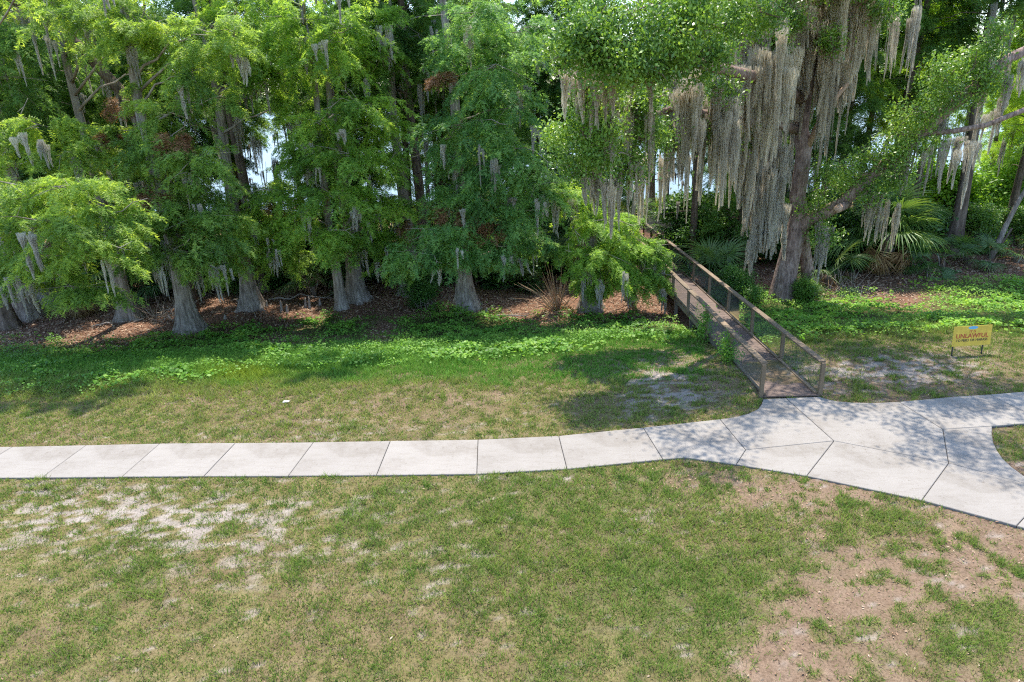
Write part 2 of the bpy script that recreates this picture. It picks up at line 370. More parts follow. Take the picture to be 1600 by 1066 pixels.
def on_path(px, py, m=0.0):
    return (py > lin(px, PATH_FAR) + m) & (py < lin(px, NEAR) - m) & ~inside(px, py, ISL)
bed = on_path(F['px'], F['py'], 0.5) & (gy > 8) & (gy < 20); c[bed] = (0.05, 0.043, 0.036); GP[bed, 2] = np.minimum(GP[bed, 2], -0.03)
nx, ny = len(xs), len(ys)
idx = np.arange(nx * ny).reshape(ny, nx)
gf = np.stack([idx[:-1, :-1], idx[:-1, 1:], idx[1:, 1:], idx[1:, :-1]], -1).reshape(-1, 4)
ground = obj('ground', np_mesh('ground', GP, gf, M_soil, True, {'soil': c}))
tag(ground, 'patchy lawn soil running down to the wooded lake shore', kind='structure')

lk = np_mesh('lake', [(-1500, 58, -2.15), (1500, 58, -2.15), (1500, 790, -2.15), (-1500, 790, -2.15)], [(0, 1, 2, 3)], M_water)
tag(obj('lake', lk), 'pale open lake water behind the trees', kind='structure')

# ------------------------------------------------------------------ sidewalk: a slab per pour
sidewalk = empty('sidewalk', (0, 15, 0), 'pale concrete sidewalk of jointed slabs crossing the lawn', None, None, 'structure')
def slab(poly):
    pts = np.array([G(*p)[:2] for p in poly]); cen = pts.mean(0)
    n = len(pts); area = sum(pts[i, 0] * pts[(i + 1) % n, 1] - pts[(i + 1) % n, 0] * pts[i, 1] for i in range(n))
    if area < 0: pts = pts[::-1]
    # inset every edge by 9 mm for the joint
    ins = []
    for i in range(n):
        a, b_, d = pts[i - 1], pts[i], pts[(i + 1) % n]
        e1 = (b_ - a) / np.linalg.norm(b_ - a); e2 = (d - b_) / np.linalg.norm(d - b_)
        n1_ = np.array([-e1[1], e1[0]]); n2_ = np.array([-e2[1], e2[0]])
        m_ = n1_ + n2_; m_ /= max(np.linalg.norm(m_), 1e-6); k = 0.0065 / max(0.35, m_ @ n1_)
        ins.append(b_ + m_ * k)
    bm = bmesh.new(); z = 0.02 + float(rng.uniform(-0.002, 0.002))
    vsx = [bm.verts.new((p[0] - cen[0], p[1] - cen[1], 0)) for p in ins]
    f_ = bm.faces.new(vsx)
    r = bmesh.ops.extrude_face_region(bm, geom=[f_])
    for v in r['geom']:
        if isinstance(v, bmesh.types.BMVert): v.co.z -= 0.11
    bm.normal_update()
    top = [e for e in bm.edges if all(abs(v.co.z) < 1e-6 for v in e.verts)]
    bmesh.ops.bevel(bm, geom=top, offset=0.01, segments=1, affect='EDGES')
    bmesh.ops.recalc_face_normals(bm, faces=bm.faces)
    me = bpy.data.meshes.new('slab'); bm.to_mesh(me); bm.free(); me.materials.append(M_conc)
    obj('slab', me, sidewalk, (cen[0], cen[1] - 15, z))
J = [((-380, 705.5), (-500, 750)), ((-245, 703), (-335, 750)), ((-110, 701), (-195, 749)), ((20, 699), (-62, 748.5)), ((135, 696.5), (65, 747.5)), ((250, 694), (190, 746.5)), ((368, 693), (318, 745.5)), ((490, 692), (450, 745)), ((610, 690), (588, 744)), ((747, 688), (745, 742)), ((873, 682), (886, 734)), ((1005, 669), (1036, 719))]
for (a, b_), (c_, d_) in zip(J[:-1], J[1:]): slab([a, c_, d_, b_])
for poly in (
    [(1005, 669), (1125, 656), (1165, 704), (1150, 727), (1070, 716), (1036, 719)],
    [(1125, 656), (1150, 652.5), (1170, 647), (1184, 640), (1190, 632), (1192, 624.5), (1228, 623), (1303, 690), (1165, 704)],
    [(1165, 704), (1303, 690), (1260, 745), (1150, 727)],
    [(1228, 623), (1280, 621), (1291, 624.5), (1308, 628), (1330, 630), (1365, 630.5), (1405, 629), (1473, 672), (1482, 725), (1303, 690)],
    [(1303, 690), (1482, 725), (1440, 783), (1260, 745)],
    [(1405, 629), (1490, 621), (1545, 617.5), (1635, 661), (1600, 663), (1550, 667), (1473, 672)],
    [(1545, 617.5), (1600, 613), (1700, 606), (1800, 649), (1700, 655), (1635, 661)],
    [(1473, 672), (1550, 667), (1550, 678), (1552, 692), (1558, 705), (1567, 718), (1581, 731), (1600, 745), (1640, 767), (1482, 725)],
    [(1482, 725), (1640, 767), (1588, 823), (1440, 783)],
    [(1640, 767), (1790, 812), (1750, 866), (1588, 823)],
    [(1700, 606), (1860, 596), (1970, 636), (1800, 649)]): slab(poly)

# ------------------------------------------------------------------ boardwalk
A0 = G(1193, 622); B0 = G(1280, 620)
dv = ray(826, 207); dv /= np.linalg.norm(dv); slope = math.asin(-dv[2]); heading = math.atan2(-dv[0], dv[1])
W = 1.47; mid0 = (A0 + B0) / 2
bw = empty('boardwalk', mid0 + np.array([0, 0, 0.045]), 'brown timber boardwalk with post railings and wire mesh ramping down into the trees', 'boardwalk')
bw.rotation_euler = (-slope, 0, heading)        # local +y runs along the deck
LEN = 30.0
mb = MB(); mb.box((0, 0, 0), (W, 0.138, 0.03)); me_plank = mb.mesh('deck_plank', M_deck)
i = 0; yy = 0.0
while yy < LEN:
    o = obj('deck_plank', me_plank, bw, (float(rng.normal(0, 0.004)), yy + 0.072, -0.015 + float(rng.normal(0, 0.0012)))); yy += 0.1455
SP = 2.95; NP = 11
mb = MB(); mb.box((0, 0, 0), (0.1, 0.1, 1.0)); me_post = mb.mesh('post', M_rail)
mb = MB(); mb.box((0, 0, 0), (0.05, SP - 0.012, 0.19)); me_str = mb.mesh('stringer', M_beam)
mb = MB(); mb.box((0, 0, 0), (0.18, SP - 0.008, 0.045)); me_cap = mb.mesh('rail', M_rail)
mb = MB(); mb.box((0, 0, 0), (0.04, SP - 0.1, 0.09)); me_low = mb.mesh('lower_rail', M_rail)
mb = MB(); mb.box((0, 0, 0), (0.09, SP - 0.1, 0.05)); me_curb = mb.mesh('curb', M_rail)
# wire panel: diamond mesh, real wires
mb = MB(); w_, h_ = SP - 0.1, 0.80; pitch = 0.075; wr = 0.0017
def wire(p, q):
    p = np.array(p); q = np.array(q); d = (q - p) / np.linalg.norm(q - p); n = np.cross(d, [1, 0, 0]) * wr; x = np.array([wr, 0, 0]); b = len(mb.v)
    for e in (p, q): mb.v.extend([tuple(e + n), tuple(e - 0.5 * n + x), tuple(e - 0.5 * n - x)])
    mb.f.extend([(b, b + 1, b + 4, b + 3), (b + 1, b + 2, b + 5, b + 4), (b + 2, b, b + 3, b + 5)])
k = -h_
while k < w_:
    for s in (0, 1):
        y0, z0, y1, z1 = k, 0.0, k + h_, h_
        if y0 < 0: z0 -= y0; y0 = 0
        if y1 > w_: z1 -= (y1 - w_); y1 = w_
        if y1 - y0 > 0.03:
            if s == 0: wire((0.003, y0 - w_ / 2, z0), (0.003, y1 - w_ / 2, z1))
            else: wire((-0.003, y0 - w_ / 2, h_ - z0), (-0.003, y1 - w_ / 2, h_ - z1))
    k += pitch
me_wire = mb.mesh('mesh_panel', M_wire)
for side in (-1, 1):
    xp = side * (W / 2 + 0.047)
    for i in range(NP):
        y = 0.06 + i * SP
        obj('post', me_post, bw, (xp, y, 0.40), (slope + float(rng.normal(0, 0.01)), float(rng.normal(0, 0.012)), 0))
        if i < NP - 1:
            ym = y + SP / 2
            obj('rail', me_cap, bw, (xp - side * 0.02, ym, 0.93 + float(rng.normal(0, 0.004))))
            obj('curb', me_curb, bw, (side * (W / 2 - 0.048), ym, 0.028))
            obj('stringer', me_str, bw, (side * (W / 2 - 0.03), ym, -0.128))
            obj('mesh_panel', me_wire, bw, (xp, ym, 0.09), (0, 0, 0))
        # pile under the deck where it stands clear of the ground
        p = mid0 + dv * y; gap = p[2] - 0.2 - float(hz(p[0], p[1]))
        if gap > 0.15:
            mb2 = MB(); mb2.box((0, 0, -(gap + 0.5) / 2), (0.14, 0.14, gap + 0.5)); obj('pile', mb2.mesh('pile', M_beam), bw, (side * (W / 2 - 0.13), y + 0.12, -0.03), (slope, 0, 0))

# ------------------------------------------------------------------ notice sign
sp_l = G(1484, 557); sp_r = G(1532, 552.5); sc_ = (sp_l + sp_r) / 2
yaw = math.atan2(sp_r[1] - sp_l[1], sp_r[0] - sp_l[0]) * 0.35
sign = empty('notice_sign', sc_, 'low yellow notice board with red lettering standing on two dark stakes', 'sign'); sign.rotation_euler = (rad(-4), 0, yaw)
mb = MB(); mb.box((0, 0, 0), (1.2, 0.012, 0.62)); me = mb.mesh('panel', M_yellow)
panel = obj('panel', me, sign, (0.13, 0, 0.60))
mb = MB(); mb.box((0, 0, 0), (0.035, 0.02, 0.85)); me = mb.mesh('stake', M_stake)
for x in (-0.42, 0.52): obj('stake', me, sign, (x, 0.018, 0.31))
def text(body, size, z, mat, bold=0.0, x=0.0):
    cu = bpy.data.curves.new('lettering', 'FONT'); cu.body = body; cu.size = size; cu.align_x = 'CENTER'; cu.align_y = 'CENTER'; cu.extrude = 0.0015; cu.offset = bold
    t = bpy.data.objects.new('tmp', cu); col.objects.link(t); dg = bpy.context.evaluated_depsgraph_get()
    m = bpy.data.meshes.new_from_object(t.evaluated_get(dg)); bpy.data.objects.remove(t); m.materials.clear(); m.materials.append(mat); m.name = 'lettering'
    obj('lettering', m, panel, (x, -0.0085, z), (rad(90), 0, 0))
text('IT IS', 0.11, 0.135, M_red, 0.001); text('UNLAWFUL', 0.19, 0.0, M_red, 0.004); text('TO FEED OR HARASS', 0.105, -0.135, M_black, 0.002)
mb = MB(); b0 = [(0.15 * math.cos(t), -0.0085, 0.255 + 0.048 * math.sin(t)) for t in np.linspace(0, 2 * math.pi, 20, endpoint=False)]
mb.v = b0 + [(x, -0.0062, z) for x, y, z in b0]; mb.f = [tuple(range(20))] + [(i, i + 20, (i + 1) % 20 + 20, (i + 1) % 20) for i in range(20)]
obj('emblem', mb.mesh('emblem', M_blue), panel)

# ------------------------------------------------------------------ foliage makers
def unit(a): return a / (np.linalg.norm(a, axis=-1, keepdims=True) + 1e-9)
def cypress_tris(clumps, r, fine=1.0):
    """feathery drooping boughs: clump -> boughs -> twigs -> leaflets"""
    VV = []
    for (c0, rx, ry, rz, dens) in clumps:
        rx, ry, rz = rx * 1.12, ry * 1.12, rz * 1.12; K = max(5, int(20 * dens * (rx * ry) ** 0.5 / 1.4)); M = 26; Jn = int(11 * fine)
        az = r.uniform(0, 2 * math.pi, K); el = r.uniform(-0.75, 0.8, K)
        d = np.stack([np.cos(az) * np.cos(el), np.sin(az) * np.cos(el), np.sin(el)], 1)
        R3 = np.array([rx, ry, rz]); st = c0 + d * R3 * 0.12; L = r.uniform(0.75, 1.12, K)[:, None]
        t = np.linspace(0.18, 1, M)[None, :, None] + r.uniform(-.02, .02, (K, M, 1))
        p = st[:, None] + (d * R3 * L)[:, None] * t
        ln = np.linalg.norm(d * R3 * L, axis=1)[:, None]
        p[..., 2] -= 0.40 * ln * t[..., 0] ** 2
        p += r.normal(0, 0.045, p.shape)
        bd = unit((d * R3)[:, None] + np.array([0, 0, -0.35]) * ln[..., None] * t)
        side = unit(np.cross(bd, [0, 0, 1.0])) * np.where(np.arange(M) % 2, 1, -1)[None, :, None]
        td = unit(bd * 0.55 + side * r.uniform(0.5, 1.0, (K, M, 1)) + r.normal(0, 0.28, (K, M, 3)) + np.array([0, 0, -0.42]))
        tl = (0.50 - 0.24 * t) * r.uniform(0.7, 1.25, (K, M, 1))
        s = np.linspace(0.08, 1, Jn)[None, None, :, None]
        q = p[:, :, None] + td[:, :, None] * tl[:, :, None] * s
        q[..., 2] -= 0.28 * tl[:, :, None][..., 0] * s[..., 0] ** 2
        tside = unit(np.cross(td, np.array([0, 0, 1.0]) + r.normal(0, 0.35, td.shape)))[:, :, None] * np.where(np.arange(Jn) % 2, 1, -1)[None, None, :, None]
        ld = unit(td[:, :, None] * 0.75 + tside + r.normal(0, 0.28, q.shape))
        ll = r.uniform(0.11, 0.18, q.shape[:3] + (1,)) * (1.15 - 0.5 * s)
        wv = td[:, :, None] * 0.025 + r.normal(0, 0.006, q.shape)
        tri = np.stack([q - wv, q + wv, q + ld * ll], -2).reshape(-1, 3, 3)
        VV.append(tri)
    v = np.concatenate(VV); return v.reshape(-1, 3), np.arange(len(v) * 3).reshape(-1, 3)
def split_clumps(clumps, r, k=13):
    out = []
    for (c0, rx, ry, rz, d) in clumps:
        for i in range(k):
            q = unit(r.normal(0, 1, 3)) * r.uniform(0.15, 1.25) ** 0.5; s_ = r.uniform(0.16, 0.42); out.append((c0 + q * np.array([rx, ry, rz]) * 0.85, rx * s_, ry * s_, max(rz, .6 * rx) * s_ * 0.8, d / k * (s_ / .3) ** 2 * 1.0))
    return out
def broad_quads(clumps, r, leaf=0.075, per=900, droop=0.0):
    """small broad leaves on many twig ends inside each clump"""
    VV = []
    for (c0, rx, ry, rz, dens) in clumps:
        n_tw = max(6, int(per / 14 * dens)); n_l = 14
        d = unit(r.normal(0, 1, (n_tw, 3))); rr = r.uniform(0.35, 1.0, (n_tw, 1)) ** 0.6
        p = c0 + d * rr * np.array([rx, ry, rz]) * (0.75 + 0.45 * r.uniform(0, 1, (n_tw, 1)))
        q = p[:, None] + r.normal(0, leaf * 1.7, (n_tw, n_l, 3))
        a = unit(d[:, None] * 0.6 + r.normal(0, 0.7, q.shape) + np.array([0, 0, 0.15 - droop])); nrm = unit(r.normal(0, 0.6, q.shape) + np.array([0, -0.1, 1.0]))
        s = unit(np.cross(a, nrm)); l = leaf * r.uniform(0.65, 1.3, q.shape[:2] + (1,))
        quad = np.stack([q - a * l * .5, q + s * l * .26, q + a * l * .5, q - s * l * .26], -2).reshape(-1, 4, 3)
        VV.append(quad)
    v = np.concatenate(VV); return v.reshape(-1, 3), np.arange(len(v) * 4).reshape(-1, 4)

def trunk_mesh(h, rb, rtop, mat, flare=0.6, flh=0.7, flutes=7, lean=(0, 0), r=rng, wob=0.1, nring=22):
    zs = np.concatenate([np.linspace(-0.35, 1.6, 12), np.linspace(1.6, h, 14)[1:]]); ph = r.uniform(0, 6.28, 4); th = np.linspace(0, 2 * math.pi, nring, endpoint=False)
    v = []
    for z in zs:
        zc = max(z, 0); t = zc / h
        e = math.exp(-zc / flh); R = (rb * (1 - t) + rtop * t) * (1 + flare * e)
        fl = 0.5 * np.cos(flutes * th + ph[0]) + 0.35 * np.cos((flutes - 3) * th + ph[1]) + 0.25 * np.cos((flutes + 4) * th + ph[2])
        Rr = R * (1 + 0.30 * min(flare, 1.1) * fl * (0.2 + e))
        cx = lean[0] * zc + wob * math.sin(zc * 0.55 + ph[3]) * t * 2; cy_ = lean[1] * zc + wob * math.cos(zc * 0.43 + ph[1]) * t * 2 - wob * math.cos(ph[1]) * 0
        v.append(np.stack([cx + Rr * np.cos(th), cy_ + Rr * np.sin(th), np.full(nring, z)], 1))
    v = np.concatenate(v); n = len(zs); f = []
    idx = np.arange(n * nring).reshape(n, nring); nx_ = np.roll(idx, -1, 1)
    f = np.stack([idx[:-1], nx_[:-1], nx_[1:], idx[1:]], -1).reshape(-1, 4)
    return np_mesh('trunk', v, f, mat, True)

# Spanish moss: a set of drapes made of hanging strands, unit size (1 wide, 1 long)
def moss_mesh(seed, n=1000):
    """ragged wedge-shaped tails of fine tangled strands"""
    r = np.random.default_rng(seed); S = 4; nb = int(r.integers(2, 6))
    cx = r.uniform(-0.36, 0.36, nb); cyy = r.normal(0, 0.14, nb); z0 = -r.uniform(0, 0.22, nb); cl = r.uniform(0.3, 0.85, nb); j = int(r.integers(nb)); cl[j] = 1.0; z0[j] = 0
    bend = r.normal(0, 0.10, (nb, 2)); wid = r.uniform(0.10, 0.26, nb)
    k = r.choice(nb, n, p=(cl * wid) / (cl * wid).sum()); ang = r.uniform(0, 6.28, n); u0 = r.uniform(0, 0.9, n) ** 1.7; u1 = u0 + r.uniform(0.08, 0.34, n)
    t = np.minimum(u0[:, None] + (u1 - u0)[:, None] * np.linspace(0, 1, S + 1)[None, :], 1.05)
    tc = np.clip(t, 0, 1); prof = (1 - tc) ** 0.85 * (0.85 + 0.3 * np.sin(t * 7 + k[:, None] * 2.1)) + 0.03
    rr = wid[k][:, None] * np.sqrt(r.uniform(0, 1, n))[:, None] * prof
    jit = np.cumsum(r.normal(0, 0.013, (2, n, S + 1)), 2)
    px = cx[k][:, None] + bend[k, 0][:, None] * t ** 2 + rr * np.cos(ang)[:, None] + jit[0]; py = cyy[k][:, None] + bend[k, 1][:, None] * t ** 2 + rr * np.sin(ang)[:, None] + jit[1]
    pz = z0[k][:, None] - cl[k][:, None] * t + 0.03
    a = r.uniform(0, math.pi, n)[:, None]; tt = np.linspace(0, 1, S + 1)[None, :]; wd = r.uniform(0.004, 0.0115, (n, 1)) * np.sin(0.3 + 2.6 * tt)
    P1 = np.stack([px + np.cos(a) * wd, py + np.sin(a) * wd, pz], -1); P2 = np.stack([px - np.cos(a) * wd, py - np.sin(a) * wd, pz], -1)
    v = np.stack([P1, P2], 2).reshape(n, (S + 1) * 2, 3); base = (np.arange(n) * (S + 1) * 2)[:, None]; j = np.arange(S)[None, :] * 2
    f = np.stack([base + j, base + j + 1, base + j + 3, base + j + 2], -1).reshape(-1, 4)
    return np_mesh('moss_drape', v.reshape(-1, 3), f, M_moss)
MOSS = [moss_mesh(100 + i, 900 + 60 * i) for i in range(9)]
def add_moss(parent, loc, w, L, tint=(1, 1, 1)):
    o = obj('moss_drape', MOSS[int(rng.integers(len(MOSS)))], parent, tuple(loc), (0, 0, float(rng.uniform(-0.6, 0.6) + (math.pi if rng.random() < .5 else 0))), (w, w, L))
    k = float(rng.uniform(0.8, 1.15)); o.color = (tint[0] * k, tint[1] * k, tint[2] * k, 1); o['kind'] = 'stuff'; return o

def limb(mb, a, b, r0, r1, r, sag=0.12, n=7, wob=0.06):
    a = np.array(a); b = np.array(b); L = np.linalg.norm(b - a); t = np.linspace(0, 1, n)[:, None]
    p = a + (b - a) * t; p[:, 2] += sag * L * np.sin(t[:, 0] * math.pi); p[1:-1] += r.normal(0, wob * L * 0.25, (n - 2, 3))
    mb.tube(list(p), list(r0 + (r1 - r0) * t[:, 0] ** 0.7), 6); return p

def cypress(base, wb, wt, h, clumps, tint, label, group=None, mat=M_bark, auto=0, moss=0, lean=(0, 0), seed=1, Y=None, flare=0.9, fine=1.0, dens=1.0, name='cypress_tree', twigs=10):
    """clumps: (px, py, rx_px, ry_px, metres nearer than the trunk)"""
    r = np.random.default_rng(seed)
    b = G(*base) if Y is None else V(base[0], base[1], Y)
    b[2] = float(hz(b[0], b[1]))
    root = empty(name, b, label, 'tree', group)
    k = b[1] / FPX * 1.04
    obj('trunk', trunk_mesh(h, wt * k / 2, 0.05, mat, wb / wt - 0.75 if wb > wt else 0.25, 0.75, 7, lean, r), root)
    cl = []
    for (px, py, rx, ry, dy) in clumps:
        p = V(px, py, b[1] - dy) - b; kk = (b[1] - dy) / FPX * 1.04
        cl.append((p, rx * kk, rx * kk * 0.85, ry * kk * 1.05, dens))
    for i in range(int(auto * 0.45)):
        z = r.uniform(11.2, h - 0.3); a = r.uniform(0, 6.28); q = (h - z) * 0.3 + 0.9
        cl.append((np.array([math.cos(a) * q, math.sin(a) * q, z]), 1.6, 1.6, 0.9, 0.4 * dens))
    mb = MB()
    for (p, rx, ry, rz, d_) in cl:
        hd = math.hypot(p[0], p[1]); z0 = min(max(p[2] - 0.28 * hd, 0.9), h - 0.6)
        st = np.array([lean[0] * z0, lean[1] * z0, z0])
        e = limb(mb, st, p + np.array([0, 0, -0.1]), min(0.075, 0.028 + 0.011 * hd), 0.014, r, 0.08)
        for _ in range(twigs // 3):
            d = unit(r.normal(0, 1, 3) * np.array([1, 1, 0.5])); mb.tube([p, p + d * np.array([rx, ry, rz]) * 0.5 + r.normal(0, .06, 3), p + d * np.array([rx, ry, rz]) * r.uniform(.85, 1.1) - np.array([0, 0, 0.15 * rz])], [0.013, 0.009, 0.004], 4, False)
    for (p, rx, ry, rz, d_) in cl[:len(clumps)]:
        if r.random() < 0.55:
            d = unit(np.array([r.normal(0, 1), -abs(r.normal(0.6, .5)), r.normal(0.1, .4)])); e = p + d * np.array([rx, ry, rz]) * 0.6; L = r.uniform(0.7, 1.5)
            q1 = e + unit(d + r.normal(0, .4, 3)) * L * .5; q2 = q1 + unit(d + r.normal(0, .6, 3)) * L * .5; mb.tube([p, e, q1, q2], [0.022, 0.019, 0.014, 0.006], 5, False); q3 = q1 + unit(d + r.normal(0, .9, 3)) * L * .4; mb.tube([q1, q3], [0.012, 0.005], 4, False)
    obj('branches', mb.mesh('branches', M_twig, True), root)['kind'] = 'stuff'
    v, f = cypress_tris(cl, r, fine)
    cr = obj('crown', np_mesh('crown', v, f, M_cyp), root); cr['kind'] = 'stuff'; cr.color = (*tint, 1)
    for i in range(int(moss * 1.7)):
        p, rx, ry, rz, d_ = cl[int(r.integers(max(1, len(clumps))))]
        q = p + np.array([r.uniform(-.8, .8) * rx, r.uniform(-1.0, .1) * ry, -r.uniform(0.2, 0.8) * rz])
        add_moss(root, q, r.uniform(0.3, 0.7), r.uniform(0.6, 1.7), (.95, .97, 1))
    return root, b

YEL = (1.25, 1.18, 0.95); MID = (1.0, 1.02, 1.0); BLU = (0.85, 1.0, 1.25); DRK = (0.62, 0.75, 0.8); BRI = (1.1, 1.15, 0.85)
# ------------------------------------------------------------------ front row of cypresses
T = {}
T['a'] = cypress((45, 497), 42, 24, 18, [(30, -60, 70, 34, 8.6), (130, -60, 60, 30, 9), (40, 292, 62, 36, 8.5), (108, 290, 66, 36, 9.5), (30, 345, 60, 38, 8.5), (92, 345, 70, 40, 10.6), (160, 335, 62, 38, 9.5), (20, 400, 50, 34, 8.5), (75, 400, 55, 32, 9.5), (140, 385, 60, 36, 10.6), (190, 375, 40, 34, 8.5), (60, 195, 60, 36, 6.4), (15, 235, 50, 34, 6.4), (100, 238, 50, 34, 6.4), (130, 448, 58, 16, 9.8), (40, 430, 40, 22, 8.5), (-60, 300, 70, 60, 6.4), (-70, 400, 70, 50, 7.5)],  # first two clumps: unseen boughs added to cast shade on the lawn
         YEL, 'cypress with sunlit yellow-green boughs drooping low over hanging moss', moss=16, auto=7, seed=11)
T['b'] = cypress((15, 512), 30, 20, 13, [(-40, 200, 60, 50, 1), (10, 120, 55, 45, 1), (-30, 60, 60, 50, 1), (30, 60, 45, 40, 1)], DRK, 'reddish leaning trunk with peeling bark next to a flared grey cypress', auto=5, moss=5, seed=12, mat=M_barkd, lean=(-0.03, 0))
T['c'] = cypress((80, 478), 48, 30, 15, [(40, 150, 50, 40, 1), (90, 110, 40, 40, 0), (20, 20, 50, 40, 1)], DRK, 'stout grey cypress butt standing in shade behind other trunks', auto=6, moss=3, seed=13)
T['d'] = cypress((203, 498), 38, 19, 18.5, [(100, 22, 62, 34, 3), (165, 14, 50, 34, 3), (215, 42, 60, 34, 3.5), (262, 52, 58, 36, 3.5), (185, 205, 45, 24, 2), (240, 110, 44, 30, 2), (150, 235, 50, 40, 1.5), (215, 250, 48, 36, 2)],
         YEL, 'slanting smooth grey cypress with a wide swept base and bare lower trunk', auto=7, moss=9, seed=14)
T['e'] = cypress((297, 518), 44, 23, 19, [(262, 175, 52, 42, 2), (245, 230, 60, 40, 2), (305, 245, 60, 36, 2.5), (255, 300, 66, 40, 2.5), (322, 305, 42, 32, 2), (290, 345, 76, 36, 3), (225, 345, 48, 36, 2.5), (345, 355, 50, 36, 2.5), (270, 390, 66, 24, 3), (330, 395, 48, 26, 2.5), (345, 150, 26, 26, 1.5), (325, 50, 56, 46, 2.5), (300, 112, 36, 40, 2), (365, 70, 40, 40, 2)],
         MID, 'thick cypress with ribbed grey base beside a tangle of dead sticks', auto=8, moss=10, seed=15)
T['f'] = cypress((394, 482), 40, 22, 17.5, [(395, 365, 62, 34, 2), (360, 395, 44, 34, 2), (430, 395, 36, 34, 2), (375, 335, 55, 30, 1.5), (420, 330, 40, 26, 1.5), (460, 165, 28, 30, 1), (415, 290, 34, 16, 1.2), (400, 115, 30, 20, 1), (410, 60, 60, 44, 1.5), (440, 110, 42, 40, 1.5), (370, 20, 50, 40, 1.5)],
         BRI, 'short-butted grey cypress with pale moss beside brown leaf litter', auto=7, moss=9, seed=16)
T['g'] = cypress((534, 484), 22, 15, 18, [(500, -60, 70, 36, 6), (500, 190, 58, 36, 2.5), (565, 165, 58, 36, 2.5), (484, 240, 44, 36, 2.5), (545, 240, 66, 36, 3), (455, 300, 50, 36, 2.5), (520, 305, 70, 40, 3.2), (490, 365, 64, 30, 3), (455, 345, 40, 30, 2.5), (505, 70, 58, 50, 2), (470, 30, 50, 44, 2), (545, 40, 50, 46, 2)],  # first clump is an unseen overhead bough, added for its shadow on the grass
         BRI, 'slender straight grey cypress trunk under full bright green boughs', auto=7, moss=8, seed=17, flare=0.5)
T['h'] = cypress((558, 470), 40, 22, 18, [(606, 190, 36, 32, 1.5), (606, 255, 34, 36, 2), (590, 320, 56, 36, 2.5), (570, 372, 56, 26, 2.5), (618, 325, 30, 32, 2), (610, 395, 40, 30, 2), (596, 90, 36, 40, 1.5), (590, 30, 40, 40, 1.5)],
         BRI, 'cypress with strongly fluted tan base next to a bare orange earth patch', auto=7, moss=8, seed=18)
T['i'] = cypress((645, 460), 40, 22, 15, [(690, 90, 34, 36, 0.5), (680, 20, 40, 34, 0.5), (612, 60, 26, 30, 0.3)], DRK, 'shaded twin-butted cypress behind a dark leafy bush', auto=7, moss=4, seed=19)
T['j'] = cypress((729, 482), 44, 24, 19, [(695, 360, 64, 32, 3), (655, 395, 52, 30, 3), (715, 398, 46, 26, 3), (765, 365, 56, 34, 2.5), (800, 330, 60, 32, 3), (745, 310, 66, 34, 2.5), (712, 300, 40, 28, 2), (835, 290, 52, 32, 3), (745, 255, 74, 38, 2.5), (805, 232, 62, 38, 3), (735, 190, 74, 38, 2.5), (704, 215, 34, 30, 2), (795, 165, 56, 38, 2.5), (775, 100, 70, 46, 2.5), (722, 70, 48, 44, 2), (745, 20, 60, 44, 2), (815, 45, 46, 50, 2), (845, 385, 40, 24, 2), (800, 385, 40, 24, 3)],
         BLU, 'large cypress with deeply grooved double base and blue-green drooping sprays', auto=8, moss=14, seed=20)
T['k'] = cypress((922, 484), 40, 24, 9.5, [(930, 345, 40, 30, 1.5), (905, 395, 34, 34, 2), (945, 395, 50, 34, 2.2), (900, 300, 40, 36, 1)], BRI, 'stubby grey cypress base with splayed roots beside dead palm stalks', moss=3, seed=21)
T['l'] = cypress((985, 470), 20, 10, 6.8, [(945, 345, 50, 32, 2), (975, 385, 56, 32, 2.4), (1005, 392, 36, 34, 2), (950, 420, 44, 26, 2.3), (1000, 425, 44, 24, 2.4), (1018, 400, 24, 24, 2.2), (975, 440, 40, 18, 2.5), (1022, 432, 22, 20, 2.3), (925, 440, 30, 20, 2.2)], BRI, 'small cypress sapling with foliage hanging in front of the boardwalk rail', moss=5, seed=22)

for key, spots in (('j', ((730, 345, 2.6), (765, 352, 2.8), (705, 330, 2.2), (690, 118, 2.2))), ('e', ((235, 305, 2.6), (270, 215, 2.2))), ('f', ((436, 318, 1.8),)), ('h', ((640, 352, 2.2),)), ('d', ((170, 212, 2.2), (190, 160, 1.5)))):
    root_, b_ = T[key]; v, f = cypress_tris([(V(a, c_, b_[1] - d_ - 0.5) - b_, .55, .5, .4, .9) for a, c_, d_ in spots], np.random.default_rng(61), 0.8)
    o = obj('dead_foliage', np_mesh('dead_foliage', v, f, M_dry), root_); o['kind'] = 'stuff'; o.color = (.75, .6, .5, 1); o['label'] = 'withered reddish-brown foliage caught in the boughs'
# a trunk leaning far over to the side behind the front row
lb = V(292, 452, 33.0); lb[2] = float(hz(lb[0], 33.0)); rl = np.random.default_rng(31)
ln_ = empty('leaning_cypress', lb, 'brown cypress trunk leaning far over above the slanting smooth grey cypress', 'tree')
pts_ = [np.array([0, 0, -0.3])] + [V(a, b, 33.0) - lb for a, b in ((284, 400), (262, 300), (235, 220), (195, 150), (125, 72), (40, 12), (-50, -40))]
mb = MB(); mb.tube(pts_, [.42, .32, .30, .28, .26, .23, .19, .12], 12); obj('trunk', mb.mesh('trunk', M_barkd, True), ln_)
cl_ = [(V(a, b, 32.5) - lb, 1.1, 1.1, .6, .6) for a, b in ((20, -20), (-40, 0), (70, -30), (150, 60))]
v, f = cypress_tris(cl_, rl, 0.9); o = obj('crown', np_mesh('crown', v, f, M_cyp), ln_); o['kind'] = 'stuff'; o.color = (*MID, 1)
for k_ in range(12):
    q_ = rl.uniform(2.5, 6.5); i_ = int(q_); pp = pts_[i_] + (pts_[i_ + 1] - pts_[i_]) * (q_ - i_); add_moss(ln_, pp - np.array([0, .15, .2]), rl.uniform(.4, .8), rl.uniform(.8, 2.0))
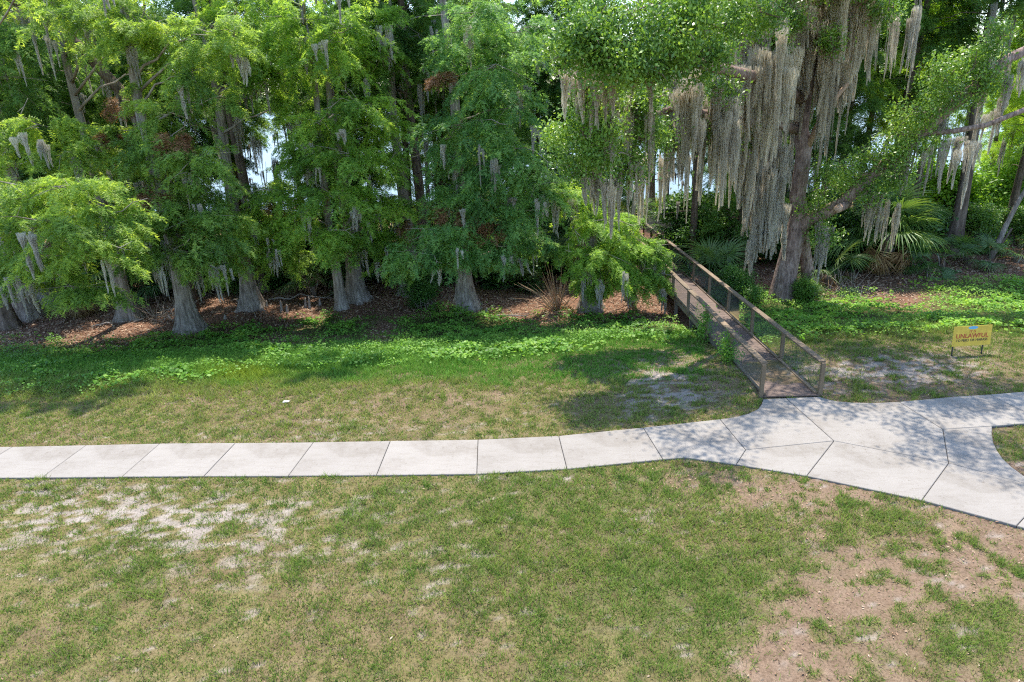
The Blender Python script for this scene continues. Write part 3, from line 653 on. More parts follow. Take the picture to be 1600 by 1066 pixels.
# ------------------------------------------------------------------ trees further back, set by where their trunks show
def proto(seed, z0, h, nclump, mat):
    r = np.random.default_rng(seed); tr = trunk_mesh(h, 0.24, 0.06, mat, 0.9, 0.8, 7, (0, 0), r, 0.15); cl = []; mb = MB()
    for i in range(nclump):
        z = z0 + (h - z0) * (i + r.uniform(0, 1)) / nclump; a = i * 2.4 + r.uniform(-.5, .5); q = 0.6 + 1.9 * (1 - (z - z0) / (h - z0)) * r.uniform(0.4, 1.1)
        p = np.array([math.cos(a) * q, math.sin(a) * q, z]); cl.append((p, r.uniform(0.9, 1.5), r.uniform(0.9, 1.5), r.uniform(0.55, 0.9), 0.75)); limb(mb, (0, 0, z - 0.2 * q), p, 0.05, 0.012, r)
    for i in range(9):
        z = r.uniform(2.5, z0 + 1); a = r.uniform(0, 6.28); q = r.uniform(0.9, 2.6); limb(mb, (0, 0, z), (math.cos(a) * q, math.sin(a) * q, z + r.uniform(-.3, .8)), 0.035, 0.006, r, 0.05, 6, 0.1)
    v, f = cypress_tris(cl, r, 0.8)
    return tr, mb.mesh('branches', M_barkd, True), np_mesh('crown', v, f, M_cyp)
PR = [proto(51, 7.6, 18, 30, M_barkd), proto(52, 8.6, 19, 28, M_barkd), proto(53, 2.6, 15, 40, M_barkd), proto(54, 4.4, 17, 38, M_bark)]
BACK = []
def back_tree(x, y, kind, s=1.0, label=None, group=None, tint=None, moss=4, lean=0.0):
    if label is None:
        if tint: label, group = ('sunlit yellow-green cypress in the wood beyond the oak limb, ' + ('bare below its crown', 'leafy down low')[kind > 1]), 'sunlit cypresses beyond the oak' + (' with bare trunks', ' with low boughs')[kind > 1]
        elif kind > 1: label, group = ('leafy cypress with brown bark', 'leafy cypress with pale grey bark')[kind - 2] + ' growing low boughs in the wood behind the front row', ('brown-barked', 'grey-barked')[kind - 2] + ' leafy cypresses in the wood'
        else: label, group = 'tall dark cypress, bare below its crown, in the wood behind the front row', 'bare-trunked cypresses in the wood'
    z = float(hz(x, y)); root = empty('cypress_tree', (x, y, z), label, 'tree', group)
    root.rotation_euler = (0, lean, float(rng.uniform(0, 6.28)) if lean == 0 else 0); root.scale = (s * 1.0, s * 1.0, s)
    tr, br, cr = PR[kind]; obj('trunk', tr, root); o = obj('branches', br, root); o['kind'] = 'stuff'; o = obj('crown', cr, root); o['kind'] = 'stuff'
    t = tint or (0.58, 0.70, 0.62); k = float(rng.uniform(0.85, 1.15)); o.color = (t[0] * k, t[1] * k, t[2] * k, 1)  # default tint darkens back crowns: shade for depth put into the colour
    for i in range(moss):
        a = rng.uniform(0, 6.28); q = rng.uniform(0.3, 2.0); add_moss(root, (math.cos(a) * q, math.sin(a) * q, rng.uniform(4.0, 10)), rng.uniform(0.25, 0.6), rng.uniform(0.8, 2.4), (0.8, 0.8, 0.8))
    BACK.append((x, y)); return root
for (px, py, Y, kind, s, lab) in (
    (372, 240, 36.5, 1, 1.2, 'tall bare cypress trunk standing against the open lake water'),
    (650, 250, 36, 0, 1.25, 'thick dark brown trunk rising behind the fluted front cypresses'),
    (632, 250, 39.5, 1, 1.0, 'dark trunk close behind the thick brown one'),
    (690, 250, 41, 0, 1.0, None), (468, 180, 44, 1, 1.1, None), (1240, 220, 42, 1, 0.95, 'dark trunk half hidden behind the mossy oak'), (1192, 240, 45, 0, 0.8, None),
    (1368, 110, 42, 1, 0.95, 'slightly curved brown trunk rising behind the palm fronds'), (1424, 110, 40, 0, 1.15, 'ivy-clad grey trunk behind the oak limb'),
    (840, 180, 43, 1, 0.9, None), (1090, 240, 46, 0, 0.85, None), (560, 130, 42, 3, 0.9, None), (760, 150, 38, 2, 0.95, None), (880, 240, 41, 3, .9, None), (250, 150, 40, 2, 1.0, None), (120, 150, 38, 3, 1.0, None), (20, 120, 42, 2, 1.1, None), (200, 100, 47, 3, 1, None), (-80, 150, 40, 2, 1.1, None), (500, 150, 46, 2, 0.85, None), (720, 150, 48, 2, 0.9, None)):
    p = V(px, py, Y)
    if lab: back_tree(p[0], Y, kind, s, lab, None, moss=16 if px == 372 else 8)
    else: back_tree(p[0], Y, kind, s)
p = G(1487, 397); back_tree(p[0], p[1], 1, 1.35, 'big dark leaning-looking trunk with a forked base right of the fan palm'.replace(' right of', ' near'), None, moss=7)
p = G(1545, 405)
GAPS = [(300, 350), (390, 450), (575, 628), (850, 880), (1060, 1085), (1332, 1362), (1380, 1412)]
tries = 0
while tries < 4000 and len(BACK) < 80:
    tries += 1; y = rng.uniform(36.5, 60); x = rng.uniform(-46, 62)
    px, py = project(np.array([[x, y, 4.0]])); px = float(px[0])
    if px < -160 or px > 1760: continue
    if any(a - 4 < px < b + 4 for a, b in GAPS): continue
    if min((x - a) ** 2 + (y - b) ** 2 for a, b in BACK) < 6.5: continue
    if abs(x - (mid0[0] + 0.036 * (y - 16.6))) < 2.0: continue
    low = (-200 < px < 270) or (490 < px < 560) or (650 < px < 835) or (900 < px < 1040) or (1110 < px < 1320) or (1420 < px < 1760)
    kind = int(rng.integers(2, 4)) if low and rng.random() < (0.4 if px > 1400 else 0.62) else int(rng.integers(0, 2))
    back_tree(x, y, kind, rng.uniform(0.75, 1.05), tint=(1.6, 1.5, 0.8) if px > 1300 else None)  # brighter yellow tint on the right paints sunlight into these crowns

# thin pale leaning trunk
rt_ = np.random.default_rng(5)
lt = empty('sapling', p, 'thin pale bare trunk leaning over beside a curled dead palm leaf', 'tree')
mb = MB(); limb(mb, (0, 0, -0.2), (2.6, 0, 8.6), 0.17, 0.07, rt_, 0.0, 9, 0.03); obj('trunk', mb.mesh('trunk', M_bark, True), lt)
mb = MB(); limb(mb, (0.1, 0, 0.0), (0.85, -0.1, 1.7), 0.11, 0.06, rt_, 0.0, 5, 0.03); obj('side_stem', mb.mesh('side_stem', M_barkd, True), lt)
v, f = cypress_tris([(np.array([2.6 + a, b, c_]), 1.2, 1.2, 0.5, 0.55) for a, b, c_ in ((0.3, -.5, 5.2), (-.6, 0, 6.4), (.8, .3, 7.4), (.2, -.2, 8.8), (-0.2, -.6, 4.2))], rt_, 0.9)
o = obj('crown', np_mesh('crown', v, f, M_cyp), lt); o['kind'] = 'stuff'; o.color = (0.7, 0.85, 0.8, 1)

# ------------------------------------------------------------------ the mossy live oak
ob = G(1222, 466); OY = ob[1]
oak = empty('live_oak', ob, 'huge live oak draped in curtains of grey moss with a long crooked limb', 'tree')
def O(px, py, dy=0.0): return V(px, py, OY - dy) - ob
ro = np.random.default_rng(99)
kx = OY / FPX * 1.04
mb = MB()
tp = [O(1220, 478), O(1222, 462), O(1226, 435), O(1234, 400), O(1243, 365), O(1250, 335), O(1246, 305), O(1252, 270), O(1256, 235), O(1250, 200), O(1258, 150), O(1268, 90), O(1278, 30), O(1290, -60), O(1296, -150)]
mb.tube(tp, [x * kx for x in (25, 21, 17, 15.5, 14.5, 13, 11.5, 11, 11, 11.5, 10, 9, 8, 7, 5)], 16); obj('trunk', mb.mesh('trunk', M_oakbark, True), oak)
mb = MB(); mb.tube([O(1266, 452, -.6), O(1262, 430, -.6), O(1258, 390, -.5), O(1252, 345, -.3), O(1246, 310, 0)], [x * kx for x in (13, 10, 8, 8, 6)], 12); obj('side_stem', mb.mesh('side_stem', M_oakbark, True), oak)
def limb_px(name, pts, ws, mat=M_oakbark, n=10):
    mb = MB(); mb.tube([O(*q) for q in pts], [x * kx for x in ws], n); return obj(name, mb.mesh(name, mat, True), oak)
limb_px('limb', [(1245, 368, 0), (1262, 343, .3), (1290, 332, .8), (1318, 316, 1.2), (1345, 288, 1.5), (1385, 255, 1.8), (1425, 222, 2), (1470, 180, 2.2), (1520, 140, 2.4), (1570, 95, 2.4), (1640, 60, 2.5)], [11, 10.5, 10, 9, 8.5, 8, 8, 8, 7.5, 7, 5])
limb_px('limb', [(1440, 210, 2.1), (1490, 205, 2.6), (1540, 196, 2.8), (1600, 172, 3), (1680, 150, 3)], [3.5, 3.5, 3.5, 3.5, 3])
limb_px('limb', [(1257, 240, 0), (1278, 195, .6), (1300, 160, 1.2), (1325, 130, 1.6)], [5, 4, 3.5, 2.5], M_cut)
limb_px('limb', [(1255, 160, 0), (1215, 130, 2), (1170, 118, 4.2), (1110, 104, 6.2), (1050, 88, 8), (980, 70, 9.4), (915, 55, 10.4)], [9, 8, 7, 6, 5, 4, 2])
limb_px('limb', [(1250, 205, 0), (1205, 190, 1.3), (1165, 190, 2.6), (1120, 180, 4.2), (1050, 170, 5.6), (985, 190, 7), (925, 215, 7.8)], [7, 6, 5.5, 5, 4, 3, 2])
limb_px('limb', [(1165, 170, 1.2), (1168, 205, 1.3), (1180, 240, 1.2), (1186, 275, 1.0)], [5, 5, 4.5, 3])
limb_px('limb', [(1268, 90, 0), (1310, 40, 1), (1350, 0, 2), (1400, -50, 3)], [7, 6, 5, 4])
limb_px('limb', [(1270, 70, 0), (1220, 30, 1.5), (1150, 0, 3), (1080, -20, 5)], [7, 6, 5, 3])
limb_px('cut_end', [(1312, 325, 1.9), (1307, 328, 2.05)], [5.5, 5.2], M_cut); limb_px('stub', [(1324, 318, 1.2), (1312, 325, 1.9)], [7, 6])
ocl = []
for (px, py, rx, ry, dy) in ((915, 45, 57.2, 44, 10.5), (960, 90, 55, 39.6, 10.5), (985, 25, 68.2, 39.6, 9.62), (1045, 60, 66, 44, 9.62), (1090, 95, 48.4, 33, 9.1), (1010, 105, 55, 28.6, 9.8), (1060, 12, 66, 37.4, 8.75), (1120, 40, 52.8, 37.4, 8.05), (1170, 20, 52.8, 37.4, 7), (890, 80, 37.4, 33, 10.15),
                             (930, 165, 48.4, 37.4, 8.05), (915, 210, 50.6, 39.6, 8.05), (950, 235, 48.4, 35.2, 7.88), (1000, 215, 37.4, 33, 7), (1015, 150, 33, 37.4, 7), (985, 260, 33, 33, 7), (900, 260, 28.6, 28.6, 7.52),
                             (1185, 85, 24.2, 28.6, 2.5), (1130, 140, 28.6, 22, 5.25), (1200, 100, 24.2, 33, 1.8), (1310, -20, 48.84, 20.59, 1.5), (1390, 10, 19.54, 29.17, 2.4),
                             (1130, 150, 18, 14, 3.5), (1062, 165, 18, 20, 5), (1095, 205, 16, 14, 4.5), (1180, 180, 18, 18, 2), (1212, 62, 20, 24, 3), (1300, 62, 16, 18, 2.2), (1238, 34, 18, 18, 2.6), (1155, 232, 14, 14, 2.2), (1045, 210, 18, 22, 5), (1275, 330, 21.16, 29.17, 0.9), (1290, 290, 32.56, 22.31, 1.2), (1285, 365, 17.91, 20.59, 0.8), (1330, 262, 40.7, 22.31, 1.8), (1375, 245, 37.44, 24.02, 2.2), (1410, 215, 37.44, 24.02, 2.4), (1355, 300, 32.56, 17.16, 1.8), (1400, 275, 26.05, 17.16, 2), (1430, 178, 37.44, 22.31, 2.5), (1480, 120, 37.44, 27.46, 2.6), (1525, 100, 35.82, 30.89, 2.8), (1495, 150, 40.7, 20.59, 2.6), (1560, 60, 32.56, 29.17, 2.6), (1450, 235, 29.3, 17.16, 2.4), (1545, 130, 24.42, 20.59, 2.8)):
    p = O(px, py, dy); kk = (OY - dy) / FPX * 1.04; ocl.append((p, rx * kk, rx * kk * 0.9, ry * kk, 1.0 * rx * ry / 1500))
n_vis = len(ocl)
for i in range(34):      # canopy above the picture's top edge, over the walk
    a = ro.uniform(-3.0, 6.5); ocl.append((np.array([a - 3.5 + ro.uniform(-5, 5), ro.uniform(-13.0, 1.5), ro.uniform(12.6, 15.2)]), 1.5, 1.5, 0.75, 0.6))
mb = MB()
for i, (p, rx, ry, rz, d_) in enumerate(ocl):
    if i >= n_vis: limb(mb, np.array(tp[-1]) * 0.5 + p * 0.5 + np.array([0, 0, -0.5]), p, 0.05, 0.015, ro)
    for _ in range(5):
        d = unit(ro.normal(0, 1, 3)); mb.tube([p + ro.normal(0, .1, 3), p + d * np.array([rx, ry, rz]) * .55 + ro.normal(0, .1, 3), p + d * np.array([rx, ry, rz])], [0.025, 0.015, 0.006], 5, False)
obj('branches', mb.mesh('branches', M_oakbark, True), oak)['kind'] = 'stuff'
v, f = broad_quads(split_clumps(ocl, ro), ro, 0.125, 2300); cr = obj('crown', np_mesh('crown', v, f, M_oak), oak); cr['kind'] = 'stuff'; cr.color = (1.05, 1.1, 0.9, 1)
mcl = []
def zone(n, x0, x1, y0, y1, w0, w1, l0, l1, d0, d1, tint=(1, 1, 1)):
    for i in range(n):
        px = ro.uniform(x0, x1); py = ro.uniform(y0, y1); dy = ro.uniform(d0, d1); kk = (OY - dy) / FPX * 1.04
        add_moss(oak, O(px, py, dy), ro.uniform(w0, w1) * kk, ro.uniform(l0, l1) * kk, tint)
WM = (1.05, 1.02, 0.95)
zone(30, 1225, 1345, -40, 20, 30, 55, 70, 150, -.5, 2.2, WM); zone(12, 1225, 1320, 40, 90, 25, 45, 70, 150, 0.2, 1.6, WM); zone(8, 1340, 1375, -40, 10, 22, 35, 50, 130, 0.5, 2.0, WM)
zone(30, 1140, 1235, 25, 120, 26, 46, 80, 170, 0.8, 4.5, WM); zone(28, 1020, 1150, 100, 190, 24, 44, 80, 150, 4, 6.5, WM); zone(14, 930, 1030, 110, 170, 20, 34, 70, 140, 6, 8.5, WM)
zone(12, 890, 1000, 90, 125, 20, 40, 40, 90, 8, 9.6, WM); zone(10, 1110, 1180, 190, 230, 16, 30, 60, 120, 1.8, 2.6, WM); zone(12, 915, 1000, 250, 285, 16, 28, 40, 90, 6.8, 7.8, WM)
zone(34, 1166, 1222, 190, 330, 20, 40, 60, 110, 0.1, 1.4, (0.92, 0.92, 0.9)); zone(12, 1176, 1212, 320, 370, 18, 30, 40, 65, 0.4, 1.2, (0.92, 0.92, 0.9))
zone(5, 1292, 1330, 60, 130, 12, 20, 110, 190, 1.0, 1.6, WM); zone(8, 1275, 1300, 345, 380, 12, 22, 30, 70, 0.8, 1.2); zone(9, 1340, 1405, 300, 325, 10, 18, 30, 80, 1.6, 2.2, WM)
zone(10, 1420, 1530, 195, 235, 12, 26, 40, 110, 2, 2.8); zone(8, 1530, 1600, 60, 190, 14, 26, 40, 110, 2, 2.8); zone(7, 1390, 1440, -20, 30, 10, 20, 60, 130, 1.5, 2.5); zone(3, 1060, 1085, 215, 245, 8, 14, 60, 110, 2, 3, WM); zone(8, 1000, 1050, 225, 260, 16, 26, 50, 110, 3, 4, WM)

# ------------------------------------------------------------------ palms
def frond_mesh(seed, pet=0.9, R=0.95, n=34, arc=255, droop=0.35, mat=M_palm, narrow=1.0):
    r = np.random.default_rng(seed); v = []; f = []
    pts = [np.array([0, t * pet, 0.10 * math.sin(t * 2.2)]) for t in np.linspace(0, 1, 5)]; mb = MB(); mb.tube(pts, [0.022, 0.018, 0.015, 0.013, 0.012], 5)
    hub = pts[-1]
    for i in range(n):
        a = rad(-arc / 2 + arc * i / (n - 1)) + r.normal(0, 0.02); L = R * (0.72 + 0.28 * math.cos(a * 0.55)) * r.uniform(0.9, 1.06)
        d = np.array([math.sin(a) * narrow, math.cos(a), 0]); d /= np.linalg.norm(d); s = np.array([d[1], -d[0], 0]); b = len(mb.v); lift = 0.18 * abs(math.sin(a))
        dr = droop * r.uniform(0.6, 1.5)
        for t, w in ((0.05, 0.008), (0.45, 0.026), (0.75, 0.016), (1.0, 0.002)):
            c_ = hub + d * L * t + np.array([0, 0, lift * t * L - dr * L * t ** 3]); mb.v += [tuple(c_ - s * w + np.array([0, 0, 0.012])), tuple(c_), tuple(c_ + s * w + np.array([0, 0, 0.012]))]
        for k in range(3):
            q = b + k * 3; mb.f += [(q, q + 1, q + 4, q + 3), (q + 1, q + 2, q + 5, q + 4)]
    return mb.mesh('frond', mat)
FR = [frond_mesh(i, 0.9 + 0.1 * i, 0.95, 34, 250, 0.25 + 0.12 * i) for i in range(4)]
FD = [frond_mesh(20 + i, 0.8, 0.85, 22, 200, 1.1, M_dry, 0.5) for i in range(3)]
def palm(loc, h, n, s, label, dead=0, tr=0.17, name='fan_palm', tint=(1, 1, 1), el=(-0.5, 1.2), group=None, seed=0):
    r = np.random.default_rng(seed + 300); root = empty(name, loc, label, 'palm', group)
    if h > 0.25:
        mb = MB(); mb.tube([(0, 0, -0.2), (0.02, 0, 0.3 * h), (0, 0.02, 0.7 * h), (0, 0, h)], [tr * 1.25, tr, tr * 1.05, tr * 0.9], 10); obj('trunk', mb.mesh('trunk', M_barkd, True), root)
        for i in range(int(14 * h)):
            a = r.uniform(0, 6.28); z = r.uniform(0.25, 1) * h; mb = MB(); q = np.array([math.cos(a), math.sin(a), 0]); mb.tube([q * tr * .9 + (0, 0, z - .12), q * (tr + .07) + (0, 0, z + .08), q * (tr + .16) + (0, 0, z + .3)], [0.045, 0.035, 0.012], 5)
            if i < 14: obj('leaf_boot', mb.mesh('leaf_boot', M_dry if i % 2 else M_twig), root)
    for i in range(n + dead):
        dd = i >= n; a = i * 2.39996 + r.uniform(-.3, .3); e = r.uniform(*el) if not dd else r.uniform(-1.25, -0.8); k = s * r.uniform(0.8, 1.15)
        o = obj('frond', (FD if dd else FR)[int(r.integers(3 if dd else 4))], root, (0, 0, max(h, 0.05)), (e, r.uniform(-.35, .35), a), (k, k, k)); kk = r.uniform(0.75, 1.2); o.color = (tint[0] * kk, tint[1] * kk, tint[2] * kk, 1)
        if dd: o['label'] = 'withered brown drooping frond'
    return root
def gp(px, py): return G(px, py)
palm(gp(1380, 428), 2.1, 22, 1.55, 'bushy fan palm with long glossy fronds and withered brown skirt', 7, 0.26, seed=1, tint=(1.35, 1.35, 1.1))
p = V(1318, 240, 38.5); palm((p[0], 38.5, float(hz(0, 38.5))), 5.2, 16, 1.35, 'taller fan palm rising between the oak trunk and its limb', 4, 0.2, seed=2, tint=(.75, .85, .9))
palm(gp(1292, 452), 0.7, 8, 1.1, 'young fan palm with bare trailing stalks at the foot of the oak', 6, 0.16, seed=3, tint=(1, 1, .8))
palm(gp(800, 452), 0.2, 14, 1.25, 'dark saw palmetto clump beside a withered golden leaf', 2, seed=4, tint=(.7, .85, .9), name='palmetto')
palm(gp(490, 462), 0.5, 11, 1.2, 'pale spiky palmetto beside the slender grey cypress trunk', 1, seed=5, tint=(1.2, 1.15, 1.1), name='palmetto')
p = V(470, 395, 36); palm((p[0], 36, float(hz(0, 36))), 1.6, 10, 1.2, 'fan palm with pale drooping fronds in shade behind the palmetto', 4, seed=6)
p = V(905, 350, 36); palm((p[0], 36, float(hz(0, 36))), 3.2, 16, 1.5, 'dark fan palm hanging behind the blue-green cypress', 5, seed=7, tint=(.7, .85, .85))
palm(gp(1108, 452), 0.6, 12, 1.25, 'green palmetto pressing against the boardwalk mesh', 1, seed=8, tint=(.9, 1.05, 1), name='palmetto')
p = V(1150, 330, 38); palm((p[0], 38, float(hz(0, 38))), 1.2, 12, 1.3, 'dark palmetto in the shade behind the oak moss', 2, seed=9, tint=(.65, .8, .8), name='palmetto')
palm(gp(1470, 418), 0.5, 8, 1.1, 'low palmetto at the foot of the big forked trunk', 4, seed=10, tint=(.9, 1, .9), name='palmetto')
palm(gp(130, 492), 1.5, 6, 1.0, 'old palm stump shaggy with orange-brown leaf boots', 9, 0.24, seed=11, tint=(.8, .9, .7))
palm(gp(1545, 418), 0.3, 2, 1.0, 'curled dead palm leaf heap beside the thin leaning trunk', 6, seed=12)
for i, (px, py, Y, h) in enumerate(((330, 400, 36, 1.0), (620, 400, 37, 1.8), (1060, 330, 40, 1.5), (250, 420, 36, 0.8), (560, 420, 36, .8), (1350, 390, 40, 1.2), (980, 330, 42, 2.4))):
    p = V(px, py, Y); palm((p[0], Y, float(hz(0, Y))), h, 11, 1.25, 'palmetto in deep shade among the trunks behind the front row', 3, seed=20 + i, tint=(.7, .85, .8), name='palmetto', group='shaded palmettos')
for i, (px, py) in enumerate(((1330, 436), (1425, 420), (1510, 412), (1585, 410), (1450, 432), (1640, 405))):
    palm(gp(px, py), 0.3, 5, 0.85, 'small ragged palmetto with more dead than green fronds on the bank behind the sunlit weeds', 5, seed=50 + i, tint=(.9, 1, .8), name='palmetto', group='ragged palmettos on the bank')
# dead palm: a sheaf of dry stalks
dp = empty('dead_palm', gp(872, 492), 'dead palm reduced to a sheaf of bare reddish-brown stalks', 'palm')
rd = np.random.default_rng(8)
for i in range(46):
    a = rd.uniform(0, 6.28); e = rd.uniform(0.1, 1.0); L = rd.uniform(1.3, 2.9); mb = MB(); d = np.array([math.cos(a) * math.sin(e), math.sin(a) * math.sin(e), math.cos(e)]); mb.tube([d * 0.05, d * L * 0.5, d * L + np.array([0, 0, -0.25 * L * e])], [0.024, 0.018, 0.007], 5); obj('stalk', mb.mesh('stalk', M_dry), dp)
for i in range(5): obj('frond', FD[i % 3], dp, (0, 0, 0.9), (-0.9, 0, i * 1.3), (1.1, 1.1, 1.1))

# ------------------------------------------------------------------ shrubs and undergrowth
SHM = {}
def shrub_mesh(seed, leaf, per, n=15):
    """unit bush: about 1 m radius, 1.6 m tall"""
    r = np.random.default_rng(seed + 900); mb = MB(); cl = []
    for i in range(n):
        a = r.uniform(0, 6.28); z = r.uniform(0.15, 1.75); q = r.uniform(0.1, 1.15) * (1.1 - 0.35 * z); p_ = np.array([math.cos(a) * q, math.sin(a) * q, z]); s_ = r.uniform(0.2, 0.42); cl.append((p_, s_, s_, s_ * .75, s_ * s_ * 6)); limb(mb, (0, 0, -0.05), p_, 0.03, 0.008, r, 0.05, 6)
    v, f = broad_quads(cl, r, leaf, per); return mb.mesh('stems', M_barkd), np_mesh('foliage', v, f, M_shrub)
SHM = [shrub_mesh(i, 0.075 + 0.008 * i, 1500 - 120 * i) for i in range(5)]
def shrub(loc, rx, rz, label, group=None, tint=(1, 1, 1), seed=0, leaf=0.09, per=1000, n=7):
    root = empty('shrub', loc, label, 'shrub', group); a, b = SHM[seed % 5]; root.scale = (rx, rx, rz); root.rotation_euler = (0, 0, seed * 1.7)
    obj('stems', a, root)['kind'] = 'stuff'; o = obj('foliage', b, root); o['kind'] = 'stuff'; o.color = (*tint, 1)
shrub(gp(655, 478), 1.1, 0.9, 'dark glossy bush at the foot of the twin-butted cypress', seed=1, tint=(.8, .95, .8))
shrub(gp(1100, 415), 1.9, 1.6, 'tall dark broad-leaved bush rising over the boardwalk rail', seed=2, tint=(.9, 1, .8), per=1700)
p = V(1085, 320, 39); shrub((p[0], 39, float(hz(0, 39))), 2.1, 2.0, 'dense dark shrub in the shade under the moss curtains', seed=3, tint=(.75, .9, .7), per=1700)
shrub(gp(1255, 470), 0.8, 0.5, 'bright low bush around the foot of the oak', seed=4, tint=(1.3, 1.3, .9))
shrub(gp(1148, 470), 1.2, 0.9, 'dark leafy bush between the boardwalk mesh and the oak', seed=5, tint=(.8, 1, .8), per=1300)
for i, (px, py, Y, rx, rz, br) in enumerate(((330, 420, 37, 1.6, 1.1, 0), (240, 420, 37, 1.6, 1.2, 0), (150, 430, 37, 1.7, 1.2, 0), (440, 400, 38, 1.6, 1.1, 0), (590, 400, 38, 1.5, 1.1, 0), (700, 400, 37, 1.8, 1.2, 0), (770, 380, 38, 1.8, 1.4, 0), (850, 380, 38, 1.8, 1.5, 0), (930, 370, 38, 1.8, 1.4, 0), (60, 430, 37, 1.7, 1.2, 0), (-20, 430, 38, 1.7, 1.2, 0), (1200, 390, 38, 1.6, 1.4, 0), (1330, 400, 40, 1.8, 1.2, 0), (1430, 390, 41, 1.8, 1.2, 0), (520, 390, 41, 1.8, 1.3, 0))):
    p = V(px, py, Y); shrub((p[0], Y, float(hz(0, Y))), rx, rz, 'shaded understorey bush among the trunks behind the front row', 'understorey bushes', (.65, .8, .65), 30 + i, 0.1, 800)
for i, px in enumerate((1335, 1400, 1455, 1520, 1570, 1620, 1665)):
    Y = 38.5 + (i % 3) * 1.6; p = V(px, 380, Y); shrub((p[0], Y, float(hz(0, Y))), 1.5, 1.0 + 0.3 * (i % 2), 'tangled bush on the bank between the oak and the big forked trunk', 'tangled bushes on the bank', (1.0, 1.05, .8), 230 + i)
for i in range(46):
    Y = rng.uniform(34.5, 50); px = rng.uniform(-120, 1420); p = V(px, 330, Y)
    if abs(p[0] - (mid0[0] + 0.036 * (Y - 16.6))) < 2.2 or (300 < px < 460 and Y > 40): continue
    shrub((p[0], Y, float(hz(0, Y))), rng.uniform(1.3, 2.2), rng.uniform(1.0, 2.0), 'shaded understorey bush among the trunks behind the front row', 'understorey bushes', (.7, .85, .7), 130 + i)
for i in range(14):
    Y = rng.uniform(44, 56); p = V(rng.uniform(1440, 1700), 330, Y); shrub((p[0], Y, float(hz(0, Y))), rng.uniform(1.8, 2.6), rng.uniform(1.4, 2.3), 'sunlit yellow-green bush near the lake beyond the big forked trunk', 'sunlit lakeside bushes', (2.0, 1.9, .8), 60 + i, 0.14, 1100)  # the sunlit look is painted in by the strong foliage tint

# reeds along the near shore
r = np.random.default_rng(4); n = 26000; x = r.uniform(-60, 75, n); y = r.uniform(56, 64, n); z = hz(x, y); hgt = r.uniform(0.5, 1.25, n); a = r.uniform(0, 6.28, n); w = 0.03
b0 = np.stack([x, y, z], 1); sd_ = np.stack([np.cos(a), np.sin(a), 0 * a], 1) * w; tipv = b0 + np.stack([r.normal(0, .18, n), r.normal(0, .18, n), hgt], 1)
rv = np.stack([b0 - sd_, b0 + sd_, tipv], 1).reshape(-1, 3)
tag(obj('marsh_reeds', np_mesh('marsh_reeds', rv, np.arange(3 * n).reshape(-1, 3), M_marsh)), 'pale yellow-green reeds along the near lake shore', 'reeds', kind='stuff')
# far wood across the lake
r = np.random.default_rng(6); vv = []; ff = []; nb = 0
bm = bmesh.new(); bmesh.ops.create_icosphere(bm, subdivisions=2, radius=1); bv = np.array([v.co for v in bm.verts]); bf = np.array([[v.index for v in f_.verts] for f_ in bm.faces]); bm.free()
for i in range(420):
    c0 = np.array([r.uniform(-1100, 1100), r.uniform(800, 860), 6.0]); s = np.array([r.uniform(8, 16), r.uniform(6, 10), r.uniform(8, 15)]); vv.append(bv * (1 + r.normal(0, 0.12, (len(bv), 1))) * s + c0); ff.append(bf + nb); nb += len(bv)
ft = obj('far_wood', np_mesh('far_wood', np.concatenate(vv), np.concatenate(ff), M_shrub)); tag(ft, 'low wooded shoreline on the far side of the lake', 'wood', kind='stuff')

# ------------------------------------------------------------------ grass, weeds, litter
def sample(n, x0, x1, y0, y1, r):
    x = r.uniform(x0, x1, n); y = r.uniform(y0, y1, n); return np.stack([x, y, hz(x, y)], 1)
def near_bw(x, y, m=0.05):
    lx = x - (mid0[0] + dv[0] / dv[1] * (y - mid0[1])); return (np.abs(lx) < W / 2 + m) & (y > mid0[1] - 0.05)
r = np.random.default_rng(21)
# lawn blades
N = 1450000
P = sample(N, -20, 22, 6.9, 25, r); P = P[r.random(len(P)) < np.clip(10.5 / P[:, 1], 0, 1) ** 0.8]
px, py = project(P); P = P[(px > -140) & (px < 1740) & (py < 1120)]
f_ = fields(P); keep = (r.random(len(P)) < 1.5 * (0.02 + 0.98 * f_['dens']) * (0.66 + 0.34 * f_['lush'])) & ~on_path(f_['px'], f_['py'], -0.6 + 3.0 * (f_['n5'] - 0.42)) & ~near_bw(P[:, 0], P[:, 1]) & (f_['dens'] > 0.02)
P = P[keep]; f_ = {k: v[keep] for k, v in f_.items()}; n = len(P)
tuft = sstep(0.56, 0.68, f_['n3']); a = r.uniform(0, 6.28, n); tall = 0.03 * tuft + 0.16 * f_['weeds'] + 0.034 + 0.04 * f_['lush'] + 0.05 * np.clip(blob(f_['px'], f_['py'], 350, 590, 600, 30), 0, 1); hgt = tall * r.uniform(0.5, 1.5, n); w = 0.0068 * r.uniform(0.8, 1.5, n) * (P[:, 1] / 11) ** 0.7
le = hgt * r.uniform(0.4, 1.7, n); la = r.uniform(0, 6.28, n)
sd_ = np.stack([np.cos(a), np.sin(a), 0 * a], 1) * w[:, None]; P[:, 2] -= 0.012
tipv = P + np.stack([np.cos(la) * le, np.sin(la) * le, hgt + 0.012], 1)
gv = np.stack([P - sd_, P + sd_, tipv], 1).reshape(-1, 3)
g1 = np.array([0.15, 0.245, 0.04]); g2 = np.array([0.31, 0.35, 0.065]); g3 = np.array([0.30, 0.24, 0.125])
u_ = r.random(n)[:, None]; yel = np.clip(blob(f_['px'], f_['py'], 500, 625, 600, 50) * 0.8 + 0.35 * (f_['n1'] > 0.52), 0, 1)[:, None]
